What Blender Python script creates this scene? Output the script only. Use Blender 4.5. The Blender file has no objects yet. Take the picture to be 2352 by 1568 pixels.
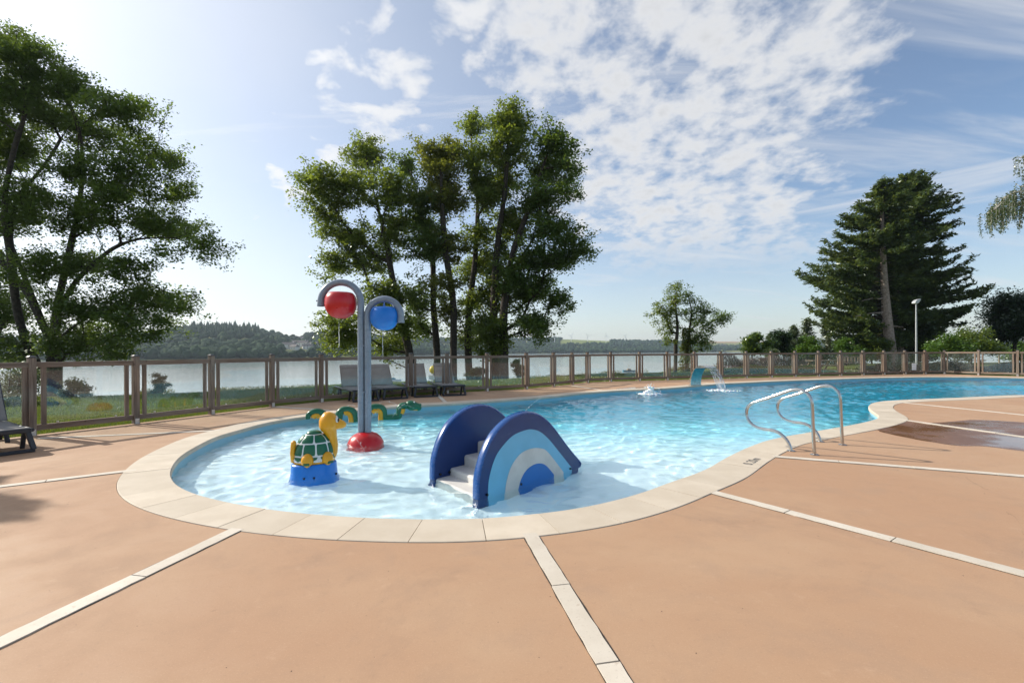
import bpy, bmesh, math, random
import numpy as np
from mathutils import Vector, Matrix
from mathutils.geometry import delaunay_2d_cdt

random.seed(7); RNG = np.random.default_rng(7)
R = math.radians
sc = bpy.context.scene
COL = sc.collection

# ------------------------------------------------------------------ camera
F, HZ, EYE, ROLL = 1078.0, 806.0, 1.2, R(0.26)      # focal and horizon in a 2352-wide frame
cam_d = bpy.data.cameras.new('camera'); cam = bpy.data.objects.new('camera', cam_d); COL.objects.link(cam)
cam_d.sensor_width = 36.0; cam_d.lens = 36.0 * F / 2352; cam_d.shift_y = (HZ - 784) / 2352
cam_d.clip_start = 0.05; cam_d.clip_end = 20000
cr, sr = math.cos(ROLL), math.sin(ROLL)
cam.matrix_world = Matrix(((cr, sr, 0, 0), (0, 0, -1, 0), (-sr, cr, 0, EYE), (0, 0, 0, 1)))
sc.camera = cam

# ------------------------------------------------------------------ light
SUN_AZ, SUN_EL = R(-68), R(32)                       # azimuth from +Y, negative to the left
S = Vector((math.sin(SUN_AZ) * math.cos(SUN_EL), math.cos(SUN_AZ) * math.cos(SUN_EL), math.sin(SUN_EL)))
sun_d = bpy.data.lights.new('sun', 'SUN'); sun = bpy.data.objects.new('sun', sun_d); COL.objects.link(sun)
sun_d.energy = 3.9; sun_d.angle = R(0.6); sun_d.color = (1.0, 0.93, 0.82)
sun.rotation_euler = S.to_track_quat('Z', 'Y').to_euler(); sun.location = (-20, 12, 15)
sun_d.cycles.is_caustics_light = True
sc.view_settings.view_transform = 'Standard'; sc.view_settings.look = 'None'
sc.view_settings.exposure = 0.6; sc.view_settings.gamma = 1.0

world = bpy.data.worlds.new('World'); sc.world = world; world.use_nodes = True
class NT:
    def __init__(s, tree): s.t = tree
    def n(s, kind, **kw):
        nd = s.t.nodes.new('ShaderNode' + kind)
        for k, v in kw.items(): setattr(nd, k, v)
        return nd
    def put(s, sock, v):
        if v is None: return
        if isinstance(v, bpy.types.NodeSocket): s.t.links.new(v, sock)
        elif isinstance(v, (tuple, list)): sock.default_value = tuple(v) + ((1.0,) if len(sock.default_value) == 4 and len(v) == 3 else ())
        else: sock.default_value = v
    def m(s, op, a, b=None, c=None, clamp=False):
        nd = s.n('Math', operation=op, use_clamp=clamp)
        for i, v in enumerate((a, b, c)): s.put(nd.inputs[i], v)
        return nd.outputs[0]
    def ramp(s, fac, a, b, lo=0.0, hi=1.0, smooth=True):
        nd = s.n('MapRange', interpolation_type='SMOOTHSTEP' if smooth else 'LINEAR')
        for i, v in enumerate((fac, a, b, lo, hi)): s.put(nd.inputs[i], v)
        return nd.outputs[0]
    def noise(s, vec, scale, detail=4, rough=0.55, dist=0.0, dim='3D'):
        nd = s.n('TexNoise', noise_dimensions=dim)
        s.put(nd.inputs['Vector'], vec); s.put(nd.inputs['Scale'], scale); s.put(nd.inputs['Detail'], detail)
        s.put(nd.inputs['Roughness'], rough); s.put(nd.inputs['Distortion'], dist)
        return nd.outputs['Fac']
    def mix(s, fac, a, b, mode='MIX'):
        nd = s.n('Mix', data_type='RGBA', blend_type=mode)
        s.put(nd.inputs[0], fac); s.put(nd.inputs[6], a); s.put(nd.inputs[7], b)
        return nd.outputs[2]
    def scl(s, vec, v, rot=None):
        nd = s.n('Mapping'); s.put(nd.inputs['Vector'], vec); nd.inputs['Scale'].default_value = v
        if rot: nd.inputs['Rotation'].default_value = rot
        return nd.outputs[0]

def build_world():
    w = NT(world.node_tree); bg = world.node_tree.nodes['Background']
    sky = w.n('TexSky', sky_type='NISHITA', sun_disc=False)
    sky.sun_elevation = SUN_EL; sky.sun_rotation = SUN_AZ
    sky.altitude = 300; sky.air_density = 1.0; sky.dust_density = 0.8; sky.ozone_density = 1.6
    tc = w.n('TexCoord'); d = tc.outputs['Generated']
    sx = w.n('SeparateXYZ'); w.put(sx.inputs[0], d)
    x, y, z = sx.outputs
    zz = w.m('ADD', w.m('MAXIMUM', z, 0.0), 0.20)
    u = w.m('DIVIDE', x, zz); v = w.m('DIVIDE', y, zz)      # a gently curved cloud sheet overhead
    cb = w.n('CombineXYZ'); w.put(cb.inputs[0], u); w.put(cb.inputs[1], v)
    p = cb.outputs[0]
    # altocumulus band running away to the right
    along = w.m('SUBTRACT', u, w.m('SUBTRACT', w.m('MULTIPLY', v, 0.437), 0.11))
    wob = w.m('MULTIPLY', w.m('SUBTRACT', w.noise(p, 1.5, 4, 0.55), 0.5), 0.85)
    half = w.m('ADD', w.m('MULTIPLY', v, 0.15), 0.36)
    bd = w.m('DIVIDE', w.m('ABSOLUTE', w.m('ADD', along, wob)), half)
    band = w.ramp(bd, 1.45, 0.45)
    puff = w.noise(w.scl(p, (1, 0.8, 1), (0, 0, 0.45)), 8.0, 6, 0.55, 0.15)
    fine = w.noise(p, 21.0, 5, 0.6)
    puff = w.m('ADD', w.m('MULTIPLY', puff, 0.72), w.m('MULTIPLY', fine, 0.28))
    thr = w.ramp(band, 0.0, 1.0, 0.74, 0.37, False)
    c1 = w.ramp(w.m('SUBTRACT', puff, thr), -0.07, 0.22)
    # heaped cloud to the left of the band
    hx = w.m('SUBTRACT', u, w.m('ADD', w.m('MULTIPLY', v, -0.83), 0.70))
    hw = w.m('MULTIPLY', w.m('SUBTRACT', w.noise(p, 3.2, 4, 0.55), 0.5), 0.65)
    hb = w.m('MULTIPLY', w.ramp(w.m('ABSOLUTE', w.m('ADD', hx, hw)), 0.34, 0.03), w.ramp(v, 2.15, 1.7))
    hn = w.noise(p, 6.5, 8, 0.56, 0.25)
    c2 = w.ramp(w.m('SUBTRACT', hn, w.ramp(hb, 0.0, 1.0, 0.72, 0.37, False)), -0.05, 0.24)
    # thin streaks
    st = w.noise(w.scl(p, (0.5, 2.4, 1), (0, 0, -0.75)), 1.7, 6, 0.62, 0.5)
    c3 = w.m('MULTIPLY', w.ramp(st, 0.42, 0.76), 0.68)
    low = w.noise(w.scl(d, (1.3, 1.3, 16.0)), 1.7, 5, 0.55, 0.3)
    c4 = w.m('MULTIPLY', w.ramp(low, 0.52, 0.74), w.m('MULTIPLY', w.ramp(z, 0.03, 0.10), w.ramp(z, 0.40, 0.2)))
    c4 = w.m('MULTIPLY', c4, 0.7)
    c1 = w.m('MULTIPLY', c1, w.ramp(z, 0.09, 0.26))
    dens = w.m('MAXIMUM', w.m('MAXIMUM', c1, c2), w.m('MAXIMUM', c3, c4))
    # cloud light: brighter towards the sun, greyer in the thick parts
    dp = w.n('VectorMath', operation='DOT_PRODUCT'); w.put(dp.inputs[0], d); w.put(dp.inputs[1], tuple(S))
    glow = w.m('POWER', w.m('MAXIMUM', dp.outputs['Value'], 0.0), 6.0)
    wide = w.m('POWER', w.m('MAXIMUM', w.m('ADD', w.m('MULTIPLY', dp.outputs['Value'], 0.5), 0.5), 0.0), 3.6)
    # a thin milky veil, thicker towards the sun and the horizon
    veil = w.m('ADD', w.m('ADD', w.m('MULTIPLY', wide, 0.72), -0.03), w.m('MULTIPLY', w.ramp(z, 0.30, 0.0), 0.30))
    veil = w.m('MULTIPLY', veil, w.ramp(w.noise(p, 1.1, 4, 0.5), 0.2, 0.8, 0.8, 1.15))
    dens = w.m('MAXIMUM', dens, w.m('MINIMUM', veil, 0.9))
    core = w.ramp(w.m('SUBTRACT', puff, thr), 0.12, 0.40, 1.0, 0.80)
    br = w.m('MULTIPLY', w.m('ADD', w.m('MULTIPLY', glow, 4.6), 5.4), core)
    cc = w.n('VectorMath', operation='SCALE'); cc.inputs[0].default_value = (0.98, 0.985, 1.0); w.put(cc.inputs['Scale'], br)
    out = w.mix(w.m('MULTIPLY', dens, 0.93), sky.outputs[0], cc.outputs[0])
    w.put(bg.inputs[0], out); bg.inputs[1].default_value = 0.105
build_world()
sc.cycles.use_denoising = True
sc.cycles.max_bounces = 14; sc.cycles.diffuse_bounces = 8; sc.cycles.glossy_bounces = 6; sc.cycles.transparent_max_bounces = 24; sc.cycles.transmission_bounces = 8
sc.cycles.caustics_refractive = True; sc.cycles.caustics_reflective = True
sc.cycles.sample_clamp_indirect = 6.0; sc.cycles.volume_bounces = 0

# ------------------------------------------------------------------ picture -> place
def ray(u, v):
    a, b = (u - 1176) / F, (HZ - v) / F
    return Vector((a * cr + b * sr, 1.0, -a * sr + b * cr))
def G(u, v, z=0.0):
    r = ray(u, v); t = (z - EYE) / r.z
    return Vector((r.x * t, t, z))
def at(u, v, Y):
    r = ray(u, v); return Vector((r.x * Y, Y, EYE + r.z * Y))
def on_plane(u, v, o, n):
    r = ray(u, v); c = Vector((0, 0, EYE)); t = (o - c).dot(n) / r.dot(n)
    return c + r * t

# ------------------------------------------------------------------ mesh helpers
class MB:
    def __init__(s): s.v = []; s.f = []
    def add(s, vs, fs):
        k = len(s.v); s.v += [tuple(p) for p in vs]; s.f += [tuple(i + k for i in f) for f in fs]; return s
    def box(s, c, ax, ay, az):
        c, ax, ay, az = map(Vector, (c, ax, ay, az)); vs = []
        for i in (-1, 1):
            for j in (-1, 1):
                for k in (-1, 1): vs.append(c + ax * i + ay * j + az * k)
        return s.add(vs, [(0, 1, 3, 2), (4, 6, 7, 5), (0, 4, 5, 1), (2, 3, 7, 6), (0, 2, 6, 4), (1, 5, 7, 3)])
    def aabb(s, x0, x1, y0, y1, z0, z1):
        return s.box(((x0 + x1) / 2, (y0 + y1) / 2, (z0 + z1) / 2), ((x1 - x0) / 2, 0, 0), (0, (y1 - y0) / 2, 0), (0, 0, (z1 - z0) / 2))
    def beam(s, a, b, w, h, up=(0, 0, 1)):
        a, b, up = Vector(a), Vector(b), Vector(up); d = b - a; L = d.length; d.normalize()
        sd = d.cross(up).normalized(); uu = sd.cross(d)
        return s.box((a + b) / 2, d * (L / 2), sd * (w / 2), uu * (h / 2))
    def tube(s, pts, r, n=10, cap=True, flat=(1, 1)):
        pts = [Vector(p) for p in pts]; m = len(pts)
        rs = r if isinstance(r, (list, tuple)) else [r] * m
        up = None; vs = []; fs = []
        for i, p in enumerate(pts):
            t = (pts[min(i + 1, m - 1)] - pts[max(i - 1, 0)])
            t = t.normalized() if t.length > 1e-9 else Vector((0, 0, 1))
            if up is None: up = Vector((0, 1, 0)) if abs(t.y) < 0.9 else Vector((1, 0, 0))
            sd = t.cross(up).normalized(); up = sd.cross(t).normalized()
            for k in range(n):
                a = 2 * math.pi * k / n
                vs.append(p + sd * (rs[i] * flat[0] * math.cos(a)) + up * (rs[i] * flat[1] * math.sin(a)))
        for i in range(m - 1):
            for k in range(n):
                a, b = i * n + k, i * n + (k + 1) % n
                fs.append((a, b, b + n, a + n))
        if cap: fs += [tuple(range(n - 1, -1, -1)), tuple(range((m - 1) * n, m * n))]
        return s.add(vs, fs)
    def lathe(s, prof, n=24, c=(0, 0, 0), sx=1.0, sy=1.0, rz=0.0):
        vs = []; fs = []; m = len(prof); cz, sz = math.cos(rz), math.sin(rz)
        for r, z in prof:
            for k in range(n):
                a = 2 * math.pi * k / n; x, y = r * math.cos(a) * sx, r * math.sin(a) * sy
                vs.append((c[0] + x * cz - y * sz, c[1] + x * sz + y * cz, c[2] + z))
        for i in range(m - 1):
            for k in range(n):
                a, b = i * n + k, i * n + (k + 1) % n
                fs.append((a, b, b + n, a + n))
        if prof[0][0] > 1e-6: fs.append(tuple(range(n - 1, -1, -1)))
        if prof[-1][0] > 1e-6: fs.append(tuple(range((m - 1) * n, m * n)))
        return s.add(vs, fs)
    def prism(s, poly, f0, f1):
        """outline (2D list) placed by f0(p) on one side and f1(p) on the other"""
        n = len(poly)
        s.add([f0(p) for p in poly] + [f1(p) for p in poly],
              [tuple(range(n - 1, -1, -1)), tuple(range(n, 2 * n))] + [(i, (i + 1) % n, (i + 1) % n + n, i + n) for i in range(n)])
        return s
    def ball(s, c, r, nu=14, nv=10, sc3=(1, 1, 1), fn=None):
        vs = []; fs = []
        for i in range(nv + 1):
            t = math.pi * i / nv
            for k in range(nu):
                a = 2 * math.pi * k / nu
                d = Vector((math.sin(t) * math.cos(a), math.sin(t) * math.sin(a), math.cos(t)))
                q = 1.0 if fn is None else fn(d)
                vs.append((c[0] + d.x * r * sc3[0] * q, c[1] + d.y * r * sc3[1] * q, c[2] + d.z * r * sc3[2] * q))
        for i in range(nv):
            for k in range(nu):
                a, b = i * nu + k, i * nu + (k + 1) % nu
                fs.append((a, b, b + nu, a + nu) if True else ())
        return s.add(vs, fs)
    def mesh(s, name):
        me = bpy.data.meshes.new(name); me.from_pydata(s.v, [], s.f); me.validate(); me.update(); return me

def fix_normals(me):
    bm = bmesh.new(); bm.from_mesh(me); bmesh.ops.remove_doubles(bm, verts=bm.verts, dist=1e-6)
    bmesh.ops.recalc_face_normals(bm, faces=bm.faces); bm.to_mesh(me); bm.free()

def link(name, me, mat, parent=None, smooth=False, fix=True, rec=False, bevel=0.0):
    if isinstance(me, MB): me = me.mesh(name)
    if fix: fix_normals(me)
    if mat is not None and not me.materials: me.materials.append(MAT[mat] if isinstance(mat, str) else mat)
    if smooth:
        me.polygons.foreach_set('use_smooth', [True] * len(me.polygons))
    o = bpy.data.objects.new(name, me); COL.objects.link(o)
    if smooth == 'auto':
        me.set_sharp_from_angle(angle=R(35))
    if bevel:
        bv = o.modifiers.new('bevel', 'BEVEL'); bv.width = bevel; bv.segments = 2; bv.limit_method = 'ANGLE'; bv.angle_limit = R(40)
    if parent is not None: o.parent = parent
    if rec: o.cycles.is_caustics_receiver = True
    return o
def thing(name, loc=(0, 0, 0), rz=0.0):
    o = bpy.data.objects.new(name, None); COL.objects.link(o); o.empty_display_size = 0.1
    o.location = loc; o.rotation_euler = (0, 0, rz); return o
def tag(o, label=None, cat=None, group=None, kind=None):
    if label: o['label'] = label
    if cat: o['category'] = cat
    if group: o['group'] = group
    if kind: o['kind'] = kind
    return o
def dup(o, parent=None):
    c = o.copy(); COL.objects.link(c); c.parent = parent
    for ch in list(o.children): dup(ch, c)
    return c
def mesh_np(name, V, Fc):
    V = np.ascontiguousarray(V, np.float32); Fc = np.ascontiguousarray(Fc, np.int32); k = Fc.shape[1]
    me = bpy.data.meshes.new(name)
    me.vertices.add(len(V)); me.vertices.foreach_set('co', V.ravel())
    me.loops.add(Fc.size); me.loops.foreach_set('vertex_index', Fc.ravel())
    me.polygons.add(len(Fc)); me.polygons.foreach_set('loop_start', np.arange(0, Fc.size, k, dtype=np.int32))
    me.update(calc_edges=True); me.validate(); return me
def catmull(P, closed, step):
    P = np.array(P, float); n = len(P); out = []
    rng = range(n if closed else n - 1)
    for i in rng:
        if closed: p0, p1, p2, p3 = P[i - 1], P[i], P[(i + 1) % n], P[(i + 2) % n]
        else: p0, p1, p2, p3 = P[max(i - 1, 0)], P[i], P[i + 1], P[min(i + 2, n - 1)]
        k = max(1, int(np.linalg.norm(p2 - p1) / step))
        for j in range(k):
            t = j / k
            out.append(0.5 * ((2 * p1) + (-p0 + p2) * t + (2 * p0 - 5 * p1 + 4 * p2 - p3) * t * t + (-p0 + 3 * p1 - 3 * p2 + p3) * t ** 3))
    if not closed: out.append(P[-1])
    return np.array(out)
def resample(P, closed, step):
    Q = np.vstack([P, P[:1]]) if closed else P
    d = np.r_[0, np.cumsum(np.linalg.norm(np.diff(Q, axis=0), axis=1))]; n = max(2, int(round(d[-1] / step)))
    t = np.linspace(0, d[-1], n, endpoint=False) if closed else np.linspace(0, d[-1], n + 1)
    return np.stack([np.interp(t, d, Q[:, i]) for i in range(Q.shape[1])], 1)
def inside(px, py, poly):
    r = np.zeros(np.shape(px), bool); n = len(poly); j = n - 1
    for i in range(n):
        xi, yi = poly[i][0], poly[i][1]; xj, yj = poly[j][0], poly[j][1]
        c = ((yi > py) != (yj > py))
        with np.errstate(divide='ignore', invalid='ignore'):
            r ^= c & (px < (xj - xi) * (py - yi) / (yj - yi + 1e-12) + xi)
        j = i
    return r
def dist_line(px, py, pts):
    best = np.full(np.shape(px), 1e9)
    for a, b in zip(pts[:-1], pts[1:]):
        ax, ay = a[0], a[1]; dx, dy = b[0] - ax, b[1] - ay; L = dx * dx + dy * dy + 1e-12
        t = np.clip(((px - ax) * dx + (py - ay) * dy) / L, 0, 1)
        best = np.minimum(best, np.hypot(px - ax - t * dx, py - ay - t * dy))
    return best

# ------------------------------------------------------------------ materials
MAT = {}
def base_mat(name):
    m = bpy.data.materials.new(name); m.use_nodes = True; MAT[name] = m
    t = NT(m.node_tree); return t, m.node_tree.nodes['Principled BSDF'], t.n('TexCoord').outputs['Object']
def bump(t, b, h, strength, dist=0.01):
    nd = t.n('Bump'); nd.inputs['Strength'].default_value = strength; nd.inputs['Distance'].default_value = dist
    t.put(nd.inputs['Height'], h); t.put(b.inputs['Normal'], nd.outputs[0])
def simple(name, col, rough=0.5, metal=0.0, var=0.12, nscale=6.0, coat=0.0, bmp=0.0, bscale=60.0):
    t, b, o = base_mat(name)
    n = t.noise(o, nscale, 5, 0.6)
    dark = tuple(c * (1 - var) for c in col); lite = tuple(min(1, c * (1 + var)) for c in col)
    t.put(b.inputs['Base Color'], t.mix(t.ramp(n, 0.3, 0.7), dark, lite))
    t.put(b.inputs['Roughness'], t.ramp(t.noise(o, nscale * 3, 4), 0.3, 0.7, max(0.02, rough * 0.85), min(1, rough * 1.15)))
    b.inputs['Metallic'].default_value = metal
    if name in ('navy', 'rim_blue', 'sky_blue', 'toy_blue', 'grey_pipe', 'toy_green'):
        wr = t.ramp(t.noise(t.scl(o, (3, 3, 9)), 2.2, 8, 0.72, 0.8), 0.60, 0.78)
        t.put(b.inputs['Base Color'], t.mix(t.m('MULTIPLY', wr, 0.16), t.mix(t.ramp(n, 0.3, 0.7), dark, lite), (0.42, 0.46, 0.50)))
    if coat: b.inputs['Coat Weight'].default_value = coat; b.inputs['Coat Roughness'].default_value = 0.08
    if bmp: bump(t, b, t.noise(o, bscale, 4), bmp, 0.004)
    return t, b, o

def make_materials():
    # salmon concrete
    t, b, o = base_mat('concrete')
    big = t.noise(o, 0.35, 5, 0.6, 0.4); mid = t.noise(o, 2.4, 6, 0.62, 0.3); fine = t.noise(o, 130.0, 3, 0.7); grain = t.noise(o, 420.0, 2, 0.7)
    c = t.mix(t.ramp(big, 0.35, 0.68), (0.415, 0.247, 0.146), (0.463, 0.301, 0.186))
    c = t.mix(t.m('MULTIPLY', t.ramp(mid, 0.46, 0.72), 0.38), c, (0.33, 0.225, 0.16))
    c = t.mix(t.m('MULTIPLY', t.ramp(fine, 0.52, 0.75), 0.34), c, (0.60, 0.42, 0.285))
    c = t.mix(t.m('MULTIPLY', t.ramp(grain, 0.56, 0.78), 0.45), c, (0.25, 0.155, 0.10))
    c = t.mix(t.m('MULTIPLY', t.ramp(t.noise(o, 48.0, 3, 0.65), 0.56, 0.74), 0.30), c, (0.30, 0.19, 0.125))
    vo = t.n('TexVoronoi', feature='DISTANCE_TO_EDGE'); t.put(vo.inputs['Vector'], t.scl(o, (1, 1, 1))); vo.inputs['Scale'].default_value = 0.33
    spk = t.noise(o, 9.0, 2, 0.5)
    c = t.mix(t.m('MULTIPLY', t.ramp(spk, 0.76, 0.80), 0.25), c, (0.17, 0.10, 0.065))
    stn = t.noise(t.scl(o, (1, 1, 1)), 0.9, 8, 0.72, 1.2)
    c = t.mix(t.m('MULTIPLY', t.ramp(stn, 0.52, 0.70), 0.36), c, (0.27, 0.175, 0.12))
    c = t.mix(t.m('MULTIPLY', t.ramp(t.noise(o, 5.5, 7, 0.75), 0.58, 0.72), 0.25), c, (0.58, 0.40, 0.27))
    t.put(b.inputs['Base Color'], c)
    t.put(b.inputs['Roughness'], t.ramp(mid, 0.3, 0.7, 0.62, 0.85)); b.inputs['Specular IOR Level'].default_value = 0.35
    bump(t, b, t.m('ADD', t.m('MULTIPLY', fine, 0.6), grain), 0.35, 0.003)
    # wet concrete
    t, b, o = base_mat('wet_concrete')
    mid = t.noise(o, 2.2, 5, 0.6)
    t.put(b.inputs['Base Color'], t.mix(t.ramp(mid, 0.35, 0.65), (0.165, 0.078, 0.040), (0.235, 0.12, 0.066)))
    t.put(b.inputs['Roughness'], t.ramp(t.noise(o, 1.1, 4, 0.6), 0.42, 0.60, 0.38, 0.05)); b.inputs['Specular IOR Level'].default_value = 0.6
    bump(t, b, t.noise(o, 9, 3), 0.03, 0.01)
    # cream coping / strips
    for nm, ca, cb2 in (('coping', (0.56, 0.475, 0.365), (0.635, 0.55, 0.435)), ('strip', (0.60, 0.53, 0.43), (0.70, 0.63, 0.53))):
        t, b, o = base_mat(nm)
        oi = t.n('ObjectInfo'); n1 = t.noise(o, 3.0, 6, 0.6); n2 = t.noise(o, 90, 3, 0.6)
        c = t.mix(t.ramp(n1, 0.35, 0.68), ca, cb2)
        c = t.mix(t.m('MULTIPLY', oi.outputs['Random'], 0.40), c, tuple(k * 0.74 for k in ca))
        c = t.mix(t.m('MULTIPLY', t.ramp(n2, 0.60, 0.75), 0.3 if nm == 'coping' else 0.6), c, (0.36, 0.31, 0.25))
        if nm == 'strip': c = t.mix(t.m('MULTIPLY', t.ramp(t.noise(o, 22, 5, 0.7), 0.60, 0.68), 0.45), c, (0.38, 0.29, 0.21))
        t.put(b.inputs['Base Color'], c); b.inputs['Roughness'].default_value = 0.7
        bump(t, b, t.noise(o, 160, 4), 0.25, 0.002)
    simple('joint', (0.055, 0.042, 0.033), 0.95, var=0.4, nscale=30)
    # pool liner: light absorption of deep water painted into its colour, pale to blue
    t, b, o = base_mat('liner')
    sx = t.n('SeparateXYZ'); t.put(sx.inputs[0], o)
    dep = t.ramp(sx.outputs[2], -0.42, -1.25)
    sh = t.ramp(sx.outputs[2], -0.30, -0.5)
    c = t.mix(dep, t.mix(sh, (0.80, 0.90, 0.93), (0.36, 0.82, 0.92)), (0.05, 0.82, 0.97))
    n1 = t.noise(o, 1.4, 5, 0.6)
    c = t.mix(t.m('MULTIPLY', t.ramp(n1, 0.4, 0.7), 0.12), c, (0.35, 0.55, 0.62))
    t.put(b.inputs['Base Color'], c); b.inputs['Roughness'].default_value = 0.45
    t, b, o = base_mat('liner_wall')
    sx = t.n('SeparateXYZ'); t.put(sx.inputs[0], o)
    t.put(b.inputs['Base Color'], t.mix(t.m('MULTIPLY', t.ramp(t.noise(o, 2.0, 5), 0.35, 0.7), 0.3), (0.30, 0.52, 0.62), (0.24, 0.42, 0.50)))
    b.inputs['Roughness'].default_value = 0.4
    t, b, o = base_mat('pool_water')
    b.inputs['Base Color'].default_value = (0.88, 0.98, 1.0, 1); b.inputs['Transmission Weight'].default_value = 1
    b.inputs['Roughness'].default_value = 0.0; b.inputs['IOR'].default_value = 1.31
    rp = t.m('ADD', t.noise(t.scl(o, (1, 1.5, 1), (0, 0, 0.4)), 9.0, 3, 0.55, 0.6), t.m('MULTIPLY', t.noise(t.scl(o, (1.4, 1, 1), (0, 0, 1.1)), 17.0, 2, 0.5, 0.4), 0.5))
    bump(t, b, rp, 0.5, 0.008)
    # lake
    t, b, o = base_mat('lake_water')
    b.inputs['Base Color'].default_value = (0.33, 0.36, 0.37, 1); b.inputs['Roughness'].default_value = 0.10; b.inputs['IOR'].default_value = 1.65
    w1 = t.noise(t.scl(o, (0.5, 1.0, 1), (0, 0, 0.3)), 1.1, 5, 0.6); w2 = t.noise(t.scl(o, (0.02, 0.06, 1)), 1.0, 4, 0.6)
    bump(t, b, t.m('ADD', w1, t.m('MULTIPLY', w2, 0.6)), 0.12, 0.3)
    # woods
    for nm, s3 in (('wood_upright', (26, 26, 1.6)), ('wood_rail', (1.6, 1.6, 34))):
        t, b, o = base_mat(nm)
        g = t.noise(t.scl(o, s3), 1.0, 6, 0.65, 0.6); k = t.noise(o, 1.3, 4); oi = t.n('ObjectInfo')
        c = t.mix(t.ramp(g, 0.32, 0.68), (0.115, 0.080, 0.056), (0.285, 0.205, 0.145))
        c = t.mix(t.ramp(k, 0.35, 0.7), c, t.mix(t.ramp(g, 0.3, 0.7), (0.14, 0.122, 0.098), (0.285, 0.252, 0.205)))
        c = t.mix(t.m('MULTIPLY', oi.outputs['Random'], 0.45), c, (0.17, 0.105, 0.07))
        kn = t.n('TexVoronoi'); t.put(kn.inputs['Vector'], t.scl(o, (9, 9, 4))); kn.inputs['Scale'].default_value = 1.0
        c = t.mix(t.m('MULTIPLY', t.ramp(kn.outputs['Distance'], 0.11, 0.05), 0.7), c, (0.055, 0.035, 0.025))
        t.put(b.inputs['Base Color'], c); b.inputs['Roughness'].default_value = 0.82
        bump(t, b, g, 0.4, 0.004)
    simple('post_cap', (0.07, 0.072, 0.075), 0.45, 0.6)
    simple('clip', (0.55, 0.54, 0.52), 0.35, 0.8)
    # glass
    m = bpy.data.materials.new('pane'); m.use_nodes = True; MAT['pane'] = m; t = NT(m.node_tree)
    m.node_tree.nodes.remove(m.node_tree.nodes['Principled BSDF']); out = m.node_tree.nodes['Material Output']
    tr = t.n('BsdfTransparent'); tr.inputs[0].default_value = (0.965, 0.985, 0.98, 1)
    gl = t.n('BsdfGlossy'); gl.inputs['Roughness'].default_value = 0.02
    fr = t.n('Fresnel'); ge = t.n('NewGeometry'); t.put(fr.inputs[0], t.ramp(ge.outputs['Backfacing'], 0.0, 1.0, 1.52, 1 / 1.52, False))
    o = t.n('TexCoord').outputs['Object']
    df = t.n('BsdfDiffuse'); df.inputs[0].default_value = (0.75, 0.8, 0.78, 1)
    dirt = t.m('MULTIPLY', t.ramp(t.noise(o, 2.5, 6, 0.65), 0.35, 0.75), 0.035)
    spot = t.m('MULTIPLY', t.ramp(t.noise(o, 24, 4, 0.6), 0.68, 0.76), 0.10)
    m1 = t.n('MixShader'); t.put(m1.inputs[0], t.m('ADD', t.m('ADD', dirt, spot), 0.015)); t.put(m1.inputs[1], tr.outputs[0]); t.put(m1.inputs[2], df.outputs[0])
    m2 = t.n('MixShader'); t.put(m2.inputs[0], fr.outputs[0]); t.put(m2.inputs[1], m1.outputs[0]); t.put(m2.inputs[2], gl.outputs[0])
    t.put(out.inputs[0], m2.outputs[0])
    # fibreglass and plastics
    simple('navy', (0.0004, 0.030, 0.145), 0.36, var=0.05, coat=0.1)
    simple('rim_blue', (0.001, 0.062, 0.25), 0.28, var=0.05, coat=0.3)
    simple('sky_blue', (0.15, 0.45, 0.66), 0.4, var=0.04, coat=0.1)
    simple('mid_blue', (0.004, 0.14, 0.47), 0.36, var=0.04, coat=0.1)
    simple('off_white', (0.62, 0.60, 0.56), 0.45, var=0.08)
    simple('toy_blue', (0.004, 0.17, 0.60), 0.34, var=0.04, coat=0.12)
    simple('toy_red', (0.50, 0.003, 0.006), 0.32, var=0.04, coat=0.2)
    simple('toy_green', (0.002, 0.115, 0.05), 0.34, var=0.08, coat=0.12)
    simple('toy_yellow', (0.78, 0.35, 0.004), 0.34, var=0.05, coat=0.12)
    simple('toy_white', (0.72, 0.72, 0.70), 0.35, var=0.05, coat=0.3)
    simple('toy_black', (0.01, 0.01, 0.012), 0.25)
    simple('grey_pipe', (0.20, 0.245, 0.30), 0.30, var=0.08, coat=0.4)
    simple('grey_seam', (0.06, 0.075, 0.095), 0.5)
    simple('steel', (0.50, 0.49, 0.475), 0.17, 1.0, var=0.06, nscale=9)
    simple('brushed_steel', (0.50, 0.49, 0.46), 0.24, 1.0, var=0.12, nscale=8)
    simple('resin', (0.018, 0.021, 0.030), 0.42, var=0.2)
    t, b, o = simple('sling', (0.235, 0.225, 0.215), 0.8, var=0.06)
    wv = t.n('TexWave', bands_direction='DIAGONAL'); t.put(wv.inputs['Vector'], o); wv.inputs['Scale'].default_value = 120.0
    bump(t, b, wv.outputs['Fac'], 0.25, 0.002)
    simple('marking', (0.02, 0.035, 0.06), 0.7, var=0.5, nscale=60)
    simple('lamp_grey', (0.42, 0.43, 0.44), 0.4, 0.3)
    simple('lamp_glass', (0.75, 0.75, 0.72), 0.2)
    simple('bench_wood', (0.25, 0.19, 0.135), 0.8, var=0.3, nscale=14)
    simple('sign_white', (0.75, 0.76, 0.76), 0.6)
    simple('bark', (0.042, 0.033, 0.026), 0.95, var=0.5, nscale=9, bmp=0.9, bscale=14)
    simple('bark_pine', (0.30, 0.235, 0.20), 0.95, var=0.35, nscale=5, bmp=1.0, bscale=5)
    simple('bark_birch', (0.42, 0.40, 0.36), 0.85, var=0.35, nscale=5)
    simple('house_wall', (0.72, 0.68, 0.62), 0.9, var=0.06); simple('house_roof', (0.13, 0.115, 0.11), 0.85, var=0.2)
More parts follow.
